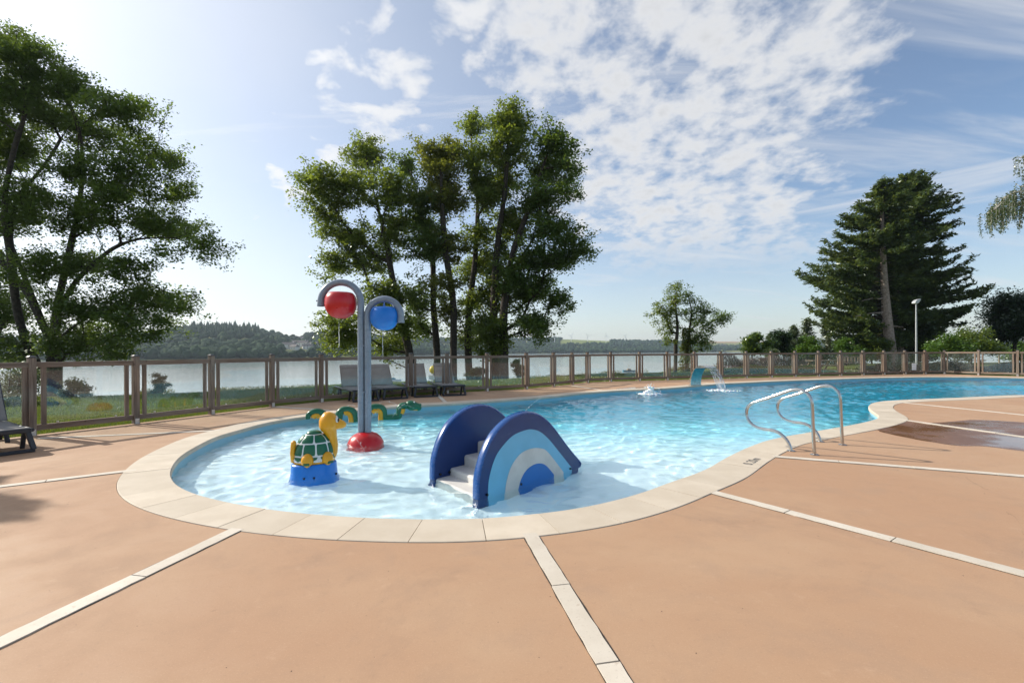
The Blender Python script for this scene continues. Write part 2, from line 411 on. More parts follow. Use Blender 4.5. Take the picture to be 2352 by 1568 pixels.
    simple('house_glass', (0.03, 0.035, 0.04), 0.15); simple('turbine_white', (0.75, 0.76, 0.78), 0.5)
    simple('hull_white', (0.72, 0.73, 0.74), 0.3, coat=0.3); simple('hull_teal', (0.02, 0.17, 0.24), 0.5); simple('buoy_yellow', (0.70, 0.52, 0.02), 0.4)
    # falling and foaming water
    m = bpy.data.materials.new('spray'); m.use_nodes = True; MAT['spray'] = m; t = NT(m.node_tree)
    m.node_tree.nodes.remove(m.node_tree.nodes['Principled BSDF']); out = m.node_tree.nodes['Material Output']
    o = t.n('TexCoord').outputs['Object']
    tr = t.n('BsdfTransparent'); gl = t.n('BsdfGlossy'); gl.inputs['Roughness'].default_value = 0.12
    df = t.n('BsdfTranslucent'); df.inputs[0].default_value = (0.9, 0.93, 0.95, 1); d2 = t.n('BsdfDiffuse'); d2.inputs[0].default_value = (0.9, 0.93, 0.95, 1)
    m0 = t.n('MixShader'); m0.inputs[0].default_value = 0.5; t.put(m0.inputs[1], df.outputs[0]); t.put(m0.inputs[2], d2.outputs[0])
    m1 = t.n('MixShader'); m1.inputs[0].default_value = 0.25; t.put(m1.inputs[1], m0.outputs[0]); t.put(m1.inputs[2], gl.outputs[0])
    m2 = t.n('MixShader'); t.put(m2.inputs[0], t.ramp(t.noise(t.scl(o, (14, 14, 2.2)), 1.0, 4, 0.6), 0.40, 0.64, 0.05, 0.6)); t.put(m2.inputs[1], tr.outputs[0]); t.put(m2.inputs[2], m1.outputs[0])
    t.put(out.inputs[0], m2.outputs[0])
    t, b, o = base_mat('foam')
    b.inputs['Base Color'].default_value = (0.86, 0.9, 0.92, 1); b.inputs['Roughness'].default_value = 0.6
    b.inputs['Subsurface Weight'].default_value = 0.3
    bump(t, b, t.noise(o, 30, 5, 0.7), 0.8, 0.03)
    # leaves: diffuse and see-through green, each leaf a little different
    def leaf(name, a, c2, trans, tcol, gloss=0.06):
        m = bpy.data.materials.new(name); m.use_nodes = True; MAT[name] = m; t = NT(m.node_tree)
        m.node_tree.nodes.remove(m.node_tree.nodes['Principled BSDF']); out = m.node_tree.nodes['Material Output']
        g = t.n('NewGeometry'); o = t.n('TexCoord').outputs['Object']
        f = t.m('ADD', t.m('MULTIPLY', g.outputs['Random Per Island'], 0.6), t.m('MULTIPLY', t.ramp(t.noise(o, 0.55, 3), 0.3, 0.7), 0.4))
        col = t.mix(f, a, c2)
        d = t.n('BsdfDiffuse'); t.put(d.inputs[0], col)
        tl = t.n('BsdfTranslucent'); t.put(tl.inputs[0], t.mix(0.75, col, tcol))
        gl = t.n('BsdfGlossy'); gl.inputs['Roughness'].default_value = 0.35; gl.inputs[0].default_value = (0.8, 0.85, 0.8, 1)
        m1 = t.n('MixShader'); m1.inputs[0].default_value = trans; t.put(m1.inputs[1], d.outputs[0]); t.put(m1.inputs[2], tl.outputs[0])
        m2 = t.n('MixShader'); m2.inputs[0].default_value = gloss; t.put(m2.inputs[1], m1.outputs[0]); t.put(m2.inputs[2], gl.outputs[0])
        t.put(out.inputs[0], m2.outputs[0])
    leaf('leaf_alder', (0.028, 0.066, 0.016), (0.075, 0.135, 0.03), 0.52, (0.22, 0.31, 0.03))
    leaf('leaf_poplar', (0.040, 0.080, 0.016), (0.11, 0.165, 0.034), 0.54, (0.30, 0.37, 0.03))
    leaf('leaf_ivy', (0.055, 0.08, 0.016), (0.13, 0.15, 0.03), 0.52, (0.32, 0.34, 0.03))
    leaf('leaf_bright', (0.05, 0.11, 0.012), (0.10, 0.19, 0.022), 0.4, (0.15, 0.24, 0.015))
    leaf('leaf_dark', (0.010, 0.030, 0.012), (0.028, 0.058, 0.020), 0.25, (0.05, 0.085, 0.012))
    leaf('leaf_pale', (0.06, 0.095, 0.04), (0.12, 0.155, 0.065), 0.35, (0.15, 0.19, 0.05))
    leaf('needle', (0.020, 0.055, 0.020), (0.10, 0.14, 0.032), 0.36, (0.20, 0.24, 0.03))
    leaf('leaf_birch', (0.045, 0.085, 0.03), (0.12, 0.165, 0.06), 0.45, (0.16, 0.2, 0.05))
    leaf('lavender', (0.055, 0.065, 0.045), (0.12, 0.125, 0.095), 0.2, (0.12, 0.13, 0.06))
    leaf('purple_stem', (0.10, 0.06, 0.075), (0.19, 0.13, 0.14), 0.3, (0.18, 0.11, 0.10))
    leaf('blade', (0.055, 0.095, 0.014), (0.15, 0.18, 0.03), 0.4, (0.20, 0.25, 0.025))
    leaf('weed', (0.06, 0.085, 0.02), (0.22, 0.20, 0.06), 0.4, (0.22, 0.22, 0.05))
    # ground: lawn, dry turf, fields; colour patches held per vertex
    t, b, o = base_mat('ground')
    at_ = t.n('Attribute', attribute_name='cover')
    n1 = t.noise(o, 0.6, 6, 0.65); n2 = t.noise(o, 8.0, 4, 0.7)
    c = t.mix(t.m('MULTIPLY', t.ramp(n1, 0.35, 0.7), 0.45), at_.outputs['Color'], (0.14, 0.145, 0.04))
    c = t.mix(t.m('MULTIPLY', t.ramp(n2, 0.45, 0.75), 0.35), c, (0.035, 0.055, 0.015))
    t.put(b.inputs['Base Color'], c); b.inputs['Roughness'].default_value = 0.95; b.inputs['Specular IOR Level'].default_value = 0.15
    bump(t, b, n2, 0.5, 0.05)
    # far woodland crowns
    t, b, o = base_mat('far_wood')
    g = t.n('NewGeometry')
    n = t.noise(o, 0.55, 4, 0.7)
    c = t.mix(g.outputs['Random Per Island'], (0.013, 0.036, 0.019), (0.046, 0.080, 0.034))
    c = t.mix(t.m('MULTIPLY', t.ramp(n, 0.45, 0.7), 0.6), c, (0.010, 0.022, 0.010))
    t.put(b.inputs['Base Color'], c); b.inputs['Roughness'].default_value = 0.95; b.inputs['Specular IOR Level'].default_value = 0.1
    bump(t, b, n, 1.0, 1.2)
make_materials()

# ------------------------------------------------------------------ pool outline and fence line
PO = [(551, 987), (495, 1003), (448, 1026), (413, 1047), (394, 1068), (386, 1087), (388, 1102), (402, 1117), (432, 1133), (505, 1153), (585, 1168), (690, 1181),
      (800, 1190), (945, 1195), (1090, 1195), (1210, 1185), (1352, 1166), (1483, 1132), (1533, 1112), (1613, 1085), (1657, 1060), (1692, 1041), (1736, 1022),
      (1771, 1010), (1824, 1000), (1862, 993), (1940, 980), (1980, 972), (2005, 966), (2020, 961), (2022, 956), (2013, 949), (2002, 942), (1997, 934), (2003, 927), (2020, 922.5),
      (2048, 920), (2098, 917.5), (2188, 914), (2277, 910), (2352, 907.5)]
PO_FAR = [(2352, 867.5), (2247, 866), (2128, 865.5), (2009, 867.5), (1890, 871), (1771, 875.5), (1731, 877.5), (1660, 880.5), (1640, 882), (1595, 886), (1535, 891), (1474, 894),
          (1414, 897), (1339, 902.5), (1279, 909), (1204, 915.5), (1113, 921.5), (1023, 927.5), (970, 930), (900, 934.5), (820, 942.5), (740, 952), (660, 962), (606, 972)]
pool_pts = [G(u, v).xy for u, v in PO] + [Vector((18.0, 12.3)), Vector((21.2, 13.8)), Vector((22.3, 16.4)), Vector((21.9, 18.6))] + [G(u, v).xy for u, v in PO_FAR]
POOL = resample(catmull([tuple(p) for p in pool_pts], True, 0.08), True, 0.07)
def smooth_loop(P, k):
    for _ in range(k): P = 0.25 * np.roll(P, 1, 0) + 0.5 * P + 0.25 * np.roll(P, -1, 0)
    return P
POOL = smooth_loop(POOL, 14)
area = 0.5 * np.sum(POOL[:, 0] * np.roll(POOL[:, 1], -1) - np.roll(POOL[:, 0], -1) * POOL[:, 1])
if area < 0: POOL = POOL[::-1]
tan = np.roll(POOL, -1, 0) - np.roll(POOL, 1, 0); tan /= np.linalg.norm(tan, axis=1)[:, None]
OUTN = np.stack([tan[:, 1], -tan[:, 0]], 1)          # outward for a counter-clockwise loop
CW = 0.385
OUTER = smooth_loop(POOL + OUTN * CW, 4)

FENCE_PX = [(-620, 1090), (-330, 1050), (-105, 1022), (73, 1000), (312, 972.5), (486, 951), (625, 934), (738, 923), (838, 915.5), (944, 908.5), (1027, 903), (1118.6, 898), (1208.7, 893.5), (1271, 887.5), (1314, 883),
            (1349, 878.5), (1402.6, 876), (1468.8, 874.5), (1532.4, 873), (1595, 871.5), (1655, 870), (1714, 868), (1771.3, 866.5), (1826, 865.2), (1880, 864), (1931, 862.7),
            (1982, 861.5), (2030, 860.3), (2078.3, 859.4), (2124.6, 858.8), (2169, 858.5), (2248, 861.5), (2337.3, 864)]
FENCE = [G(u, v) for u, v in FENCE_PX] + [Vector((23.2, 19.2, 0)), Vector((24.1, 17.8, 0)), Vector((25.0, 16.4, 0))]
DECK = [(p.x, p.y) for p in FENCE]
c0 = np.array(DECK)
fdir = np.gradient(c0, axis=0); fdir /= np.linalg.norm(fdir, axis=1)[:, None]
DECKE = [tuple(p) for p in (c0 + np.stack([-fdir[:, 1], fdir[:, 0]], 1) * 0.05)] + [(27, 12), (28, -7), (-15, -7), (-14.5, 2.5)]

# ------------------------------------------------------------------ terrain
PXS = np.array([-3000, -200, 212, 345, 525, 708, 1000, 1167, 1444, 1580, 1700, 1900, 2100, 2247, 2400, 3000, 5000], float)
CRZ = np.array([22, 22, 24, 25, 27, 29, 36, 38, 44, 48, 55, 66, 72, 66, 68, 70, 70], float)
CRD = np.array([114, 114, 111, 102, 99, 91, 80, 72, 54, 46, 40, 33, 31, 31, 31, 31, 31], float)
CRH = EYE - CRD * CRZ / F                               # height of the bank top
FSX = np.array([-3000, 0, 480, 700, 850, 1000, 1200, 1500, 1700, 2352, 5000], float)
FSZ = np.array([430, 440, 456, 520, 700, 960, 1280, 1437, 1750, 1900, 1900], float)
SKX = np.array([-3000, 0, 340, 400, 440, 480, 580, 612, 650, 690, 740, 790, 900, 1000, 1170, 1250, 1300, 1380, 1480, 1520, 1560, 1650, 1720, 1900, 2352, 5000], float)
SKY_ = np.array([792, 790, 775, 764, 757, 754, 755, 771, 775, 777, 772, 776, 782, 782, 782, 780, 780, 783, 786, 785, 787, 785, 785, 785, 785, 787], float)
LAKE_Z = -6.0
def vnoise(x, y, seed=0):
    out = np.zeros_like(x, float); rg = np.random.default_rng(seed)
    for k in range(14):
        a = rg.uniform(0, 6.28); f = 2 ** rg.uniform(0, 3.2); out += np.sin((x * math.cos(a) + y * math.sin(a)) * f + rg.uniform(0, 6.28)) / f
    return out
def terrain_z(X, Y):
    X = np.asarray(X, float); Y = np.asarray(Y, float)
    r = np.hypot(X, Y) + 1e-6; az = np.arctan2(X, Y)
    azc = np.clip(az, R(-62), R(62)); px = 1176 + F * np.tan(azc); cs = np.cos(azc)
    rc = np.interp(px, PXS, CRZ) / cs; ch = np.interp(px, PXS, CRH); rf = np.interp(px, FSX, FSZ) / cs
    rr = rf * np.interp(px, [0, 600, 1000, 1500], [2.0, 2.0, 1.75, 1.6])
    hor = HZ - (px - 1176) * math.tan(ROLL)
    hr = EYE + (hor - np.interp(px, SKX, SKY_)) / F * rr * cs
    rfn = np.minimum(rc * 0.55, 22)
    t = np.clip((r - rfn) / (rc - rfn), 0, 1)
    z = -0.06 + (ch + 0.06) * t ** 1.2 + 0.03 * vnoise(X * 0.3, Y * 0.3, 3) * np.clip((r - 6) / 20, 0, 1)
    t2 = np.clip((r - rc) / 18, 0, 1); z = z - (7.6 + 0) * t2 ** 1.1
    t3 = np.clip((r - rf) / (rr - rf), 0, 1.0); up = r > rf - 30
    hill = LAKE_Z - 0.6 + 2.2 * np.clip((r - rf + 8) / 14, 0, 1) + (hr - LAKE_Z) * (t3 ** 0.9 * 0.35 + 0.65 * t3 * t3 * (3 - 2 * t3))
    hill = hill + vnoise(X / 140, Y / 140, 5) * 3.2 * np.clip((r - rf) / 150, 0, 1) * np.clip((rr - r) / (rr * 0.25), 0.12, 1)
    past = np.clip((r - rr) / 900, 0, 1); hill = hill - past * (hr * 0.55)
    back = np.abs(az) > R(64)                       # behind the camera: plain lawn
    z = np.where(up & ~back, np.maximum(z, hill), z); z = np.where(back, -0.10 - np.clip((r - 60) / 4000, 0, 1) * 2, z)
    return z
FIELDS = [(650, 700, 764, 776, (0.30, 0.34, 0.06)), (1600, 1760, 781.5, 787.5, (0.42, 0.27, 0.15)), (1290, 1400, 780, 790, (0.20, 0.24, 0.07)), (520, 560, 806, 813, (0.40, 0.29, 0.14)), (430, 470, 806, 812, (0.36, 0.27, 0.13)), (1690, 1720, 786, 792, (0.26, 0.28, 0.09)), (1620, 1690, 789, 793, (0.25, 0.27, 0.10))]
def picture(X, Y, Z):
    a = X / Y; b = (Z - EYE) / Y
    return 1176 + F * (a * cr - b * sr), HZ - F * (a * sr + b * cr)
def build_ground():
    az = np.concatenate([np.arange(-180, -52, 4.0), np.arange(-52, 52, 0.22), np.arange(52, 180.1, 4.0)]); az = np.radians(az)
    rr = np.concatenate([[0.05, 2, 3.5], np.geomspace(4.5, 110, 130), np.geomspace(118, 4300, 120)])
    A, Q = np.meshgrid(az, rr, indexing='ij'); X, Y = Q * np.sin(A), Q * np.cos(A); Z = terrain_z(X, Y)
    deep = inside(X, Y, DECKE) & (dist_line(X, Y, DECKE + DECKE[:1]) > 0.35)
    Z[deep] = -2.6
    n, m = X.shape; idx = np.arange(n * m).reshape(n, m)
    f = np.stack([idx[:-1, :-1], idx[1:, :-1], idx[1:, 1:], idx[:-1, 1:]], -1).reshape(-1, 4)
    me = mesh_np('ground', np.stack([X, Y, Z], -1).reshape(-1, 3), f)
    col = np.ones((n * m, 4), np.float32); Xf, Yf, Zf = X.ravel(), Y.ravel(), Z.ravel(); r = Q.ravel()
    col[:, :3] = (0.095, 0.125, 0.028)
    far = r > 300; k = vnoise(Xf / 90, Yf / 90, 9)
    col[far, :3] = (0.075, 0.10, 0.032); col[far & (k > 1.0), :3] = (0.20, 0.21, 0.07)
    with np.errstate(divide='ignore', invalid='ignore'): u, v = picture(Xf, Yf, Zf)
    for u0, u1, v0, v1, c in FIELDS: col[far & (Yf > 0) & (u > u0) & (u < u1) & (v > v0) & (v < v1), :3] = c
    a = me.color_attributes.new('cover', 'FLOAT_COLOR', 'POINT'); a.data.foreach_set('color', col.ravel())
    o = link('ground', me, 'ground', smooth=True, fix=False); tag(o, kind='structure')
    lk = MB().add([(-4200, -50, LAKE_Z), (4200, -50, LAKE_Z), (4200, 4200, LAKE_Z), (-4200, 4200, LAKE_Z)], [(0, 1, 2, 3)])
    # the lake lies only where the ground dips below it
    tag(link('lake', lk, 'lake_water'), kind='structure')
build_ground()
def on_ground(u, v, lo=5.0, hi=4000.0):
    t = np.geomspace(lo, hi, 4000); r = ray(u, v); z = terrain_z(r.x * t, t); below = (EYE + r.z * t) < z
    i = int(np.argmax(below)) if below.any() else len(t) - 1
    return Vector((r.x * t[i], t[i], float(z[i])))

# ------------------------------------------------------------------ deck
def sheet(name, poly_out, holes, z, mat, skirt=0.0):
    vs = [Vector(p) for p in poly_out]; es = [(i, (i + 1) % len(vs)) for i in range(len(vs))]
    for h in holes:
        k = len(vs); vs += [Vector(p) for p in h]; es += [(k + i, k + (i + 1) % len(h)) for i in range(len(h))]
    r = delaunay_2d_cdt(vs, es, [], 0, 1e-5)
    P = np.array([(p.x, p.y) for p in r[0]]); T = [f for f in r[2] if len(f) == 3]; T = np.array(T)
    c = P[T].mean(1); ok = inside(c[:, 0], c[:, 1], [tuple(p) for p in poly_out])
    for h in holes: ok &= ~inside(c[:, 0], c[:, 1], [tuple(p) for p in h])
    m = MB(); m.add([(p[0], p[1], z) for p in P], [tuple(t) for t in T[ok]])
    if skirt:
        n = len(poly_out)
        m.add([(p[0], p[1], z) for p in poly_out] + [(p[0], p[1], z - skirt) for p in poly_out], [(i, (i + 1) % n, (i + 1) % n + n, i + n) for i in range(n)])
    me = m.mesh(name); bm = bmesh.new(); bm.from_mesh(me); bmesh.ops.remove_doubles(bm, verts=bm.verts, dist=1e-5)
    for f in bm.faces:
        if f.normal.z < -0.5: f.normal_flip()
    bm.to_mesh(me); bm.free()
    return me
deck = link('deck', sheet('deck', DECKE, [OUTER + OUTN * 0.0035], 0.0, 'concrete', 0.14), 'concrete', fix=False); tag(deck, kind='structure')
grout = MB(); n = len(POOL)
ina, outa = POOL + OUTN * 0.012, OUTER + OUTN * 0.09
grout.add([(p[0], p[1], -0.012) for p in ina] + [(p[0], p[1], -0.012) for p in outa], [(i, (i + 1) % n, (i + 1) % n + n, i + n) for i in range(n)])
link('joint_bed', grout, 'joint', deck)

STRIPS = [((533, 1221), (-60, 1505)), ((1220, 1232), (1480, 1662)), ((1648, 1133), (2420, 1336)), ((1786, 1049), (2430, 1100)), ((2074, 964), (2420, 1013)), ((2068, 924), (2430, 961)),
          ((300, 1081), (-70, 1126)), ((497, 989), (88, 1007)), ((752, 942), (632, 934)), ((1024, 924.5), (1004, 906)), ((1379, 895.5), (1314, 885.5)), ((1640, 881), (1580, 875.5))]
def build_strips():
    for si, (a, b) in enumerate(STRIPS):
        p, q = G(*a), G(*b); d = (q - p); L = d.length; d.normalize(); s = Vector((-d.y, d.x, 0)); w = 0.047
        p = p - d * 0.05; L += 0.05; rg = random.Random(si * 11 + 3)
        jm = MB(); n = max(4, int(L / 0.11)); vs = []
        for i in range(n + 1):
            c = p + d * (L * i / n); k1, k2 = rg.uniform(0.003, 0.011), rg.uniform(0.002, 0.009)
            vs += [(c - s * (w + k1)) + Vector((0, 0, 0.002)), (c + s * (w + k2)) + Vector((0, 0, 0.002))]
        jm.add(vs, [(2 * i, 2 * i + 1, 2 * i + 3, 2 * i + 2) for i in range(n)])
        link('joint_bed', jm, 'joint', deck)
        x = 0.0
        while x < L - 0.05:
            l = min(rg.uniform(0.60, 0.70), L - x); m = MB(); k = max(2, int(l / 0.07)); z = 0.0055 + rg.uniform(0, 0.0025)
            off = rg.uniform(-0.003, 0.003); top = []; bot = []
            for i in range(k + 1):
                c = p + d * (x + 0.004 + (l - 0.008) * i / k) + s * off
                e1, e2 = rg.uniform(-0.0035, 0.0015), rg.uniform(-0.0035, 0.0015)
                top += [c - s * (w + e1) + Vector((0, 0, z)), c + s * (w + e2) + Vector((0, 0, z))]
                bot += [c - s * (w + e1 + 0.002) + Vector((0, 0, -0.02)), c + s * (w + e2 + 0.002) + Vector((0, 0, -0.02))]
            o = len(top); fs = [(2 * i, 2 * i + 1, 2 * i + 3, 2 * i + 2) for i in range(k)]
            fs += [(2 * i, 2 * i + 2, 2 * i + 2 + o, 2 * i + o) for i in range(k)] + [(2 * i + 1, 2 * i + 1 + o, 2 * i + 3 + o, 2 * i + 3) for i in range(k)]
            fs += [(0, o, o + 1, 1), (o - 2, o - 1, 2 * o - 1, 2 * o - 2)]
            m.add(top + bot, fs); link('strip_stone', m, 'strip', deck); x += l
build_strips()

# wet patch and puddle on the deck
def puddle(name, pts, z, mat, seed, amp, label):
    P = catmull([tuple(G(u, v).xy) for u, v in pts], True, 0.06); c = P.mean(0); a = np.arctan2(P[:, 1] - c[1], P[:, 0] - c[0])
    P = P + (P - c) / np.linalg.norm(P - c, axis=1)[:, None] * (amp * vnoise(P[:, 0] * 3, P[:, 1] * 3, seed))[:, None]
    o = link(name, sheet(name, [tuple(p) for p in P], [], z, mat), mat, fix=False); tag(o, label, 'puddle', kind='stuff'); return o
puddle('wet_patch', [(2008, 985), (2040, 972), (2085, 967), (2130, 972), (2180, 968), (2235, 963), (2300, 966), (2380, 974), (2450, 1000), (2420, 1040), (2340, 1034), (2270, 1026), (2200, 1024), (2140, 1014), (2080, 1002), (2030, 994)], 0.0015, 'wet_concrete', 2, 0.035, 'dark wet patch on the concrete beside the coping corner')
puddle('wet_patch', [(1415, 893.5), (1435, 890.5), (1470, 889), (1520, 888), (1535, 889), (1520, 892), (1470, 894)], 0.0015, 'wet_concrete', 4, 0.02, 'thin puddle on the far deck edge by the bubbling fountain')

# ------------------------------------------------------------------ pool basin, coping and water
def depth(x, y):
    s = y + 0.22 * x
    return -0.30 - 0.14 * np.clip((s - 5.5) / 3.0, 0, 1) - 0.85 * np.clip((s - 8.0) / 6.5, 0, 1)
def grid_in(step, grow, zfn):
    x = np.arange(POOL[:, 0].min() - 0.3, POOL[:, 0].max() + 0.3, step); y = np.arange(POOL[:, 1].min() - 0.3, POOL[:, 1].max() + 0.3, step)
    X, Y = np.meshgrid(x, y, indexing='ij'); ins = inside(X, Y, POOL + OUTN * grow)
    n, m = X.shape; idx = np.arange(n * m).reshape(n, m)
    q = np.stack([idx[:-1, :-1], idx[1:, :-1], idx[1:, 1:], idx[:-1, 1:]], -1).reshape(-1, 4); insf = ins.ravel()
    q = q[insf[q].any(1)]; used = np.unique(q); rm = np.full(n * m, -1); rm[used] = np.arange(len(used))
    Xu, Yu = X.ravel()[used], Y.ravel()[used]
    return np.stack([Xu, Yu, zfn(Xu, Yu)], 1), rm[q]
pool = thing('pool'); tag(pool, kind='structure')
V, Fq = grid_in(0.25, 0.0, depth)
link('pool_floor', mesh_np('pool_floor', V, Fq), 'liner', pool, smooth=True, fix=False, rec=True)
wall = MB(); n = len(POOL); zs = depth(POOL[:, 0], POOL[:, 1]) - 0.03
wall.add([(p[0], p[1], -0.004) for p in POOL] + [(p[0], p[1], z) for p, z in zip(POOL, zs)], [((i + 1) % n, i, i + n, (i + 1) % n + n) for i in range(n)])
link('pool_wall', wall, 'liner_wall', pool, smooth=True, fix=False, rec=True)
WL = -0.105
rg = np.random.default_rng(21)
WAVES = []
for lam, cnt, slope in ((1.6, 5, 0.010), (0.85, 9, 0.014), (0.48, 16, 0.020), (0.30, 24, 0.024), (0.19, 30, 0.022), (0.125, 28, 0.016)):
    for _ in range(cnt):
        k = 2 * math.pi / (lam * rg.uniform(0.75, 1.35)); a = rg.normal(0.5, 1.3)
        WAVES.append((k * math.cos(a), k * math.sin(a), slope * rg.uniform(0.6, 1.4) / k, rg.uniform(0, 6.28)))
def wave_z(x, y):
    z = np.zeros_like(x)
    wx = x + 0.10 * np.sin(1.3 * y + 0.4) + 0.07 * np.sin(2.9 * x + 1.0); wy = y + 0.10 * np.sin(1.1 * x + 2.0) + 0.06 * np.sin(3.1 * y)
    for kx, ky, am, ph in WAVES: z += am * np.sin(kx * wx + ky * wy + ph)
    calm = 0.75 + 0.35 * np.tanh(vnoise(x * 0.5, y * 0.5, 8))
    return WL + z * calm
V, Fq = grid_in(0.033, 0.06, wave_z)
wo = link('pool_water', mesh_np('pool_water', V, Fq), 'pool_water', smooth=True, fix=False); tag(wo, kind='structure'); wo.cycles.is_caustics_caster = True

def build_coping():
    step = 0.425; d = np.linalg.norm(np.diff(np.vstack([POOL, POOL[:1]]), axis=0), axis=1); s = np.r_[0, np.cumsum(d)]; L = s[-1]; nst = int(L / step)
    Pc = np.vstack([POOL, POOL[:1]]); Oc = np.vstack([OUTER, OUTER[:1]])
    f = lambda A, t: np.array([np.interp(t, s, A[:, 0]), np.interp(t, s, A[:, 1])])
    rg = random.Random(5); seen = 0
    for i in range(nst):
        a, b = L * i / nst + 0.0022, L * (i + 1) / nst - 0.0022; m = MB(); rows = []
        z = 0.006 + rg.uniform(-0.001, 0.001); K = 4
        for k in range(K + 1):
            t = a + (b - a) * k / K; p, q = f(Pc, t), f(Oc, t); e = (q - p) / np.linalg.norm(q - p); p = p - e * 0.022; e2 = e * 0.012
            rows.append([(*p, -0.045), (*p, z - 0.014), (*(p + e2), z), (*(q - e2 * 0.3), z), (*q, z - 0.003), (*q, -0.045)])
        vs = [v for r_ in rows for v in r_]; fs = []
        for k in range(K):
            for j in range(6): fs.append((k * 6 + j, k * 6 + (j + 1) % 6, (k + 1) * 6 + (j + 1) % 6, (k + 1) * 6 + j))
        fs += [tuple(range(6)), tuple(range(K * 6 + 5, K * 6 - 1, -1))]
        m.add(vs, fs); link('coping_stone', m, 'coping', pool); seen += 1
build_coping()
def depth_mark():
    cu = bpy.data.curves.new('t', 'FONT'); cu.body = '0.20m'; cu.size = 0.135; cu.space_character = 1.15; cu.align_x = 'CENTER'; cu.align_y = 'CENTER'
    to = bpy.data.objects.new('t', cu); COL.objects.link(to); bpy.context.view_layer.update()
    me = bpy.data.meshes.new_from_object(to.evaluated_get(bpy.context.evaluated_depsgraph_get())); bpy.data.objects.remove(to)
    c = G(1737, 1061).xy; i = int(np.argmin(np.hypot(POOL[:, 0] - c.x, POOL[:, 1] - c.y)))
    c = POOL[i] + OUTN[i] * CW * 0.66; up = -OUTN[i]; rt = np.array([up[1], -up[0]])
    M = Matrix(((rt[0], up[0], 0, c[0]), (rt[1], up[1], 0, c[1]), (0, 0, 1, 0.0085), (0, 0, 0, 1)))
    me.transform(M); link('depth_marking', me, 'marking', pool, fix=False)
depth_mark()

# ------------------------------------------------------------------ fence
def build_fence():
    fence = thing('glass_fence'); tag(fence, 'grey timber post fence with clear glass panes round the pool deck', 'fence')
    N = len(FENCE)
    for i, p in enumerate(FENCE):
        d = (FENCE[min(i + 1, N - 1)] - FENCE[max(i - 1, 0)]).normalized(); s = Vector((-d.y, d.x, 0)); w = 0.044
        h = 1.135
        po = link('post', MB().box(p + Vector((0, 0, h / 2 - 0.04)), d * w, s * w, Vector((0, 0, h / 2 + 0.04))), 'wood_upright', fence, bevel=0.006)
        cp = MB(); c = p + Vector((0, 0, h)); q = [d * a + s * b for a, b in ((-1, -1), (1, -1), (1, 1), (-1, 1))]
        cp.add([c + k * 0.049 for k in q] + [c + k * 0.049 + Vector((0, 0, 0.014)) for k in q] + [c + k * 0.02 + Vector((0, 0, 0.03)) for k in q],
               [(3, 2, 1, 0), (8, 9, 10, 11)] + [(j, (j + 1) % 4, (j + 1) % 4 + 4, j + 4) for j in range(4)] + [(j + 4, (j + 1) % 4 + 4, (j + 1) % 4 + 8, j + 8) for j in range(4)])
        link('cap', cp, 'post_cap', po)
        bs = MB().box(p + Vector((0, 0, 0.045)) - s * 0.049, d * 0.03, s * 0.003, Vector((0, 0, 0.045)))
        link('bracket', bs, 'clip', po)
        if i == N - 1: continue
        q2 = FENCE[i + 1]; d = (q2 - p); L = d.length; d.normalize(); s = Vector((-d.y, d.x, 0)); Z = Vector((0, 0, 1))
        a, b = p + d * 0.044, q2 - d * 0.044; t = 0.024
        link('top_rail', MB().beam(a + Z * 1.03, b + Z * 1.03, 0.052, 0.078), 'wood_rail', fence, bevel=0.005)
        link('bottom_rail', MB().beam(a + Z * 0.11, b + Z * 0.11, 0.046, 0.085), 'wood_rail', fence, bevel=0.005)
        g = 0.085 if L > 0.9 else 0.03
        for e in (a + d * g, b - d * g):
            link('stile', MB().beam(e + Z * 0.153, e + Z * 0.99, 0.036, 0.058, up=d), 'wood_upright', fence, bevel=0.004)
        ga, gb = a + d * (g + 0.031), b - d * (g + 0.031)
        pane = link('glass_pane', MB().beam(ga + Z * 0.575, gb + Z * 0.575, 0.008, 0.80), 'pane', fence)
        for e in (ga + d * 0.12, gb - d * 0.12):
            link('pane_clip', MB().lathe([(0.0, -0.0), (0.016, 0.0), (0.016, 0.022), (0.0, 0.022)], 8, tuple(e + Z * 0.158 - s * 0.012)), 'clip', pane)
build_fence()

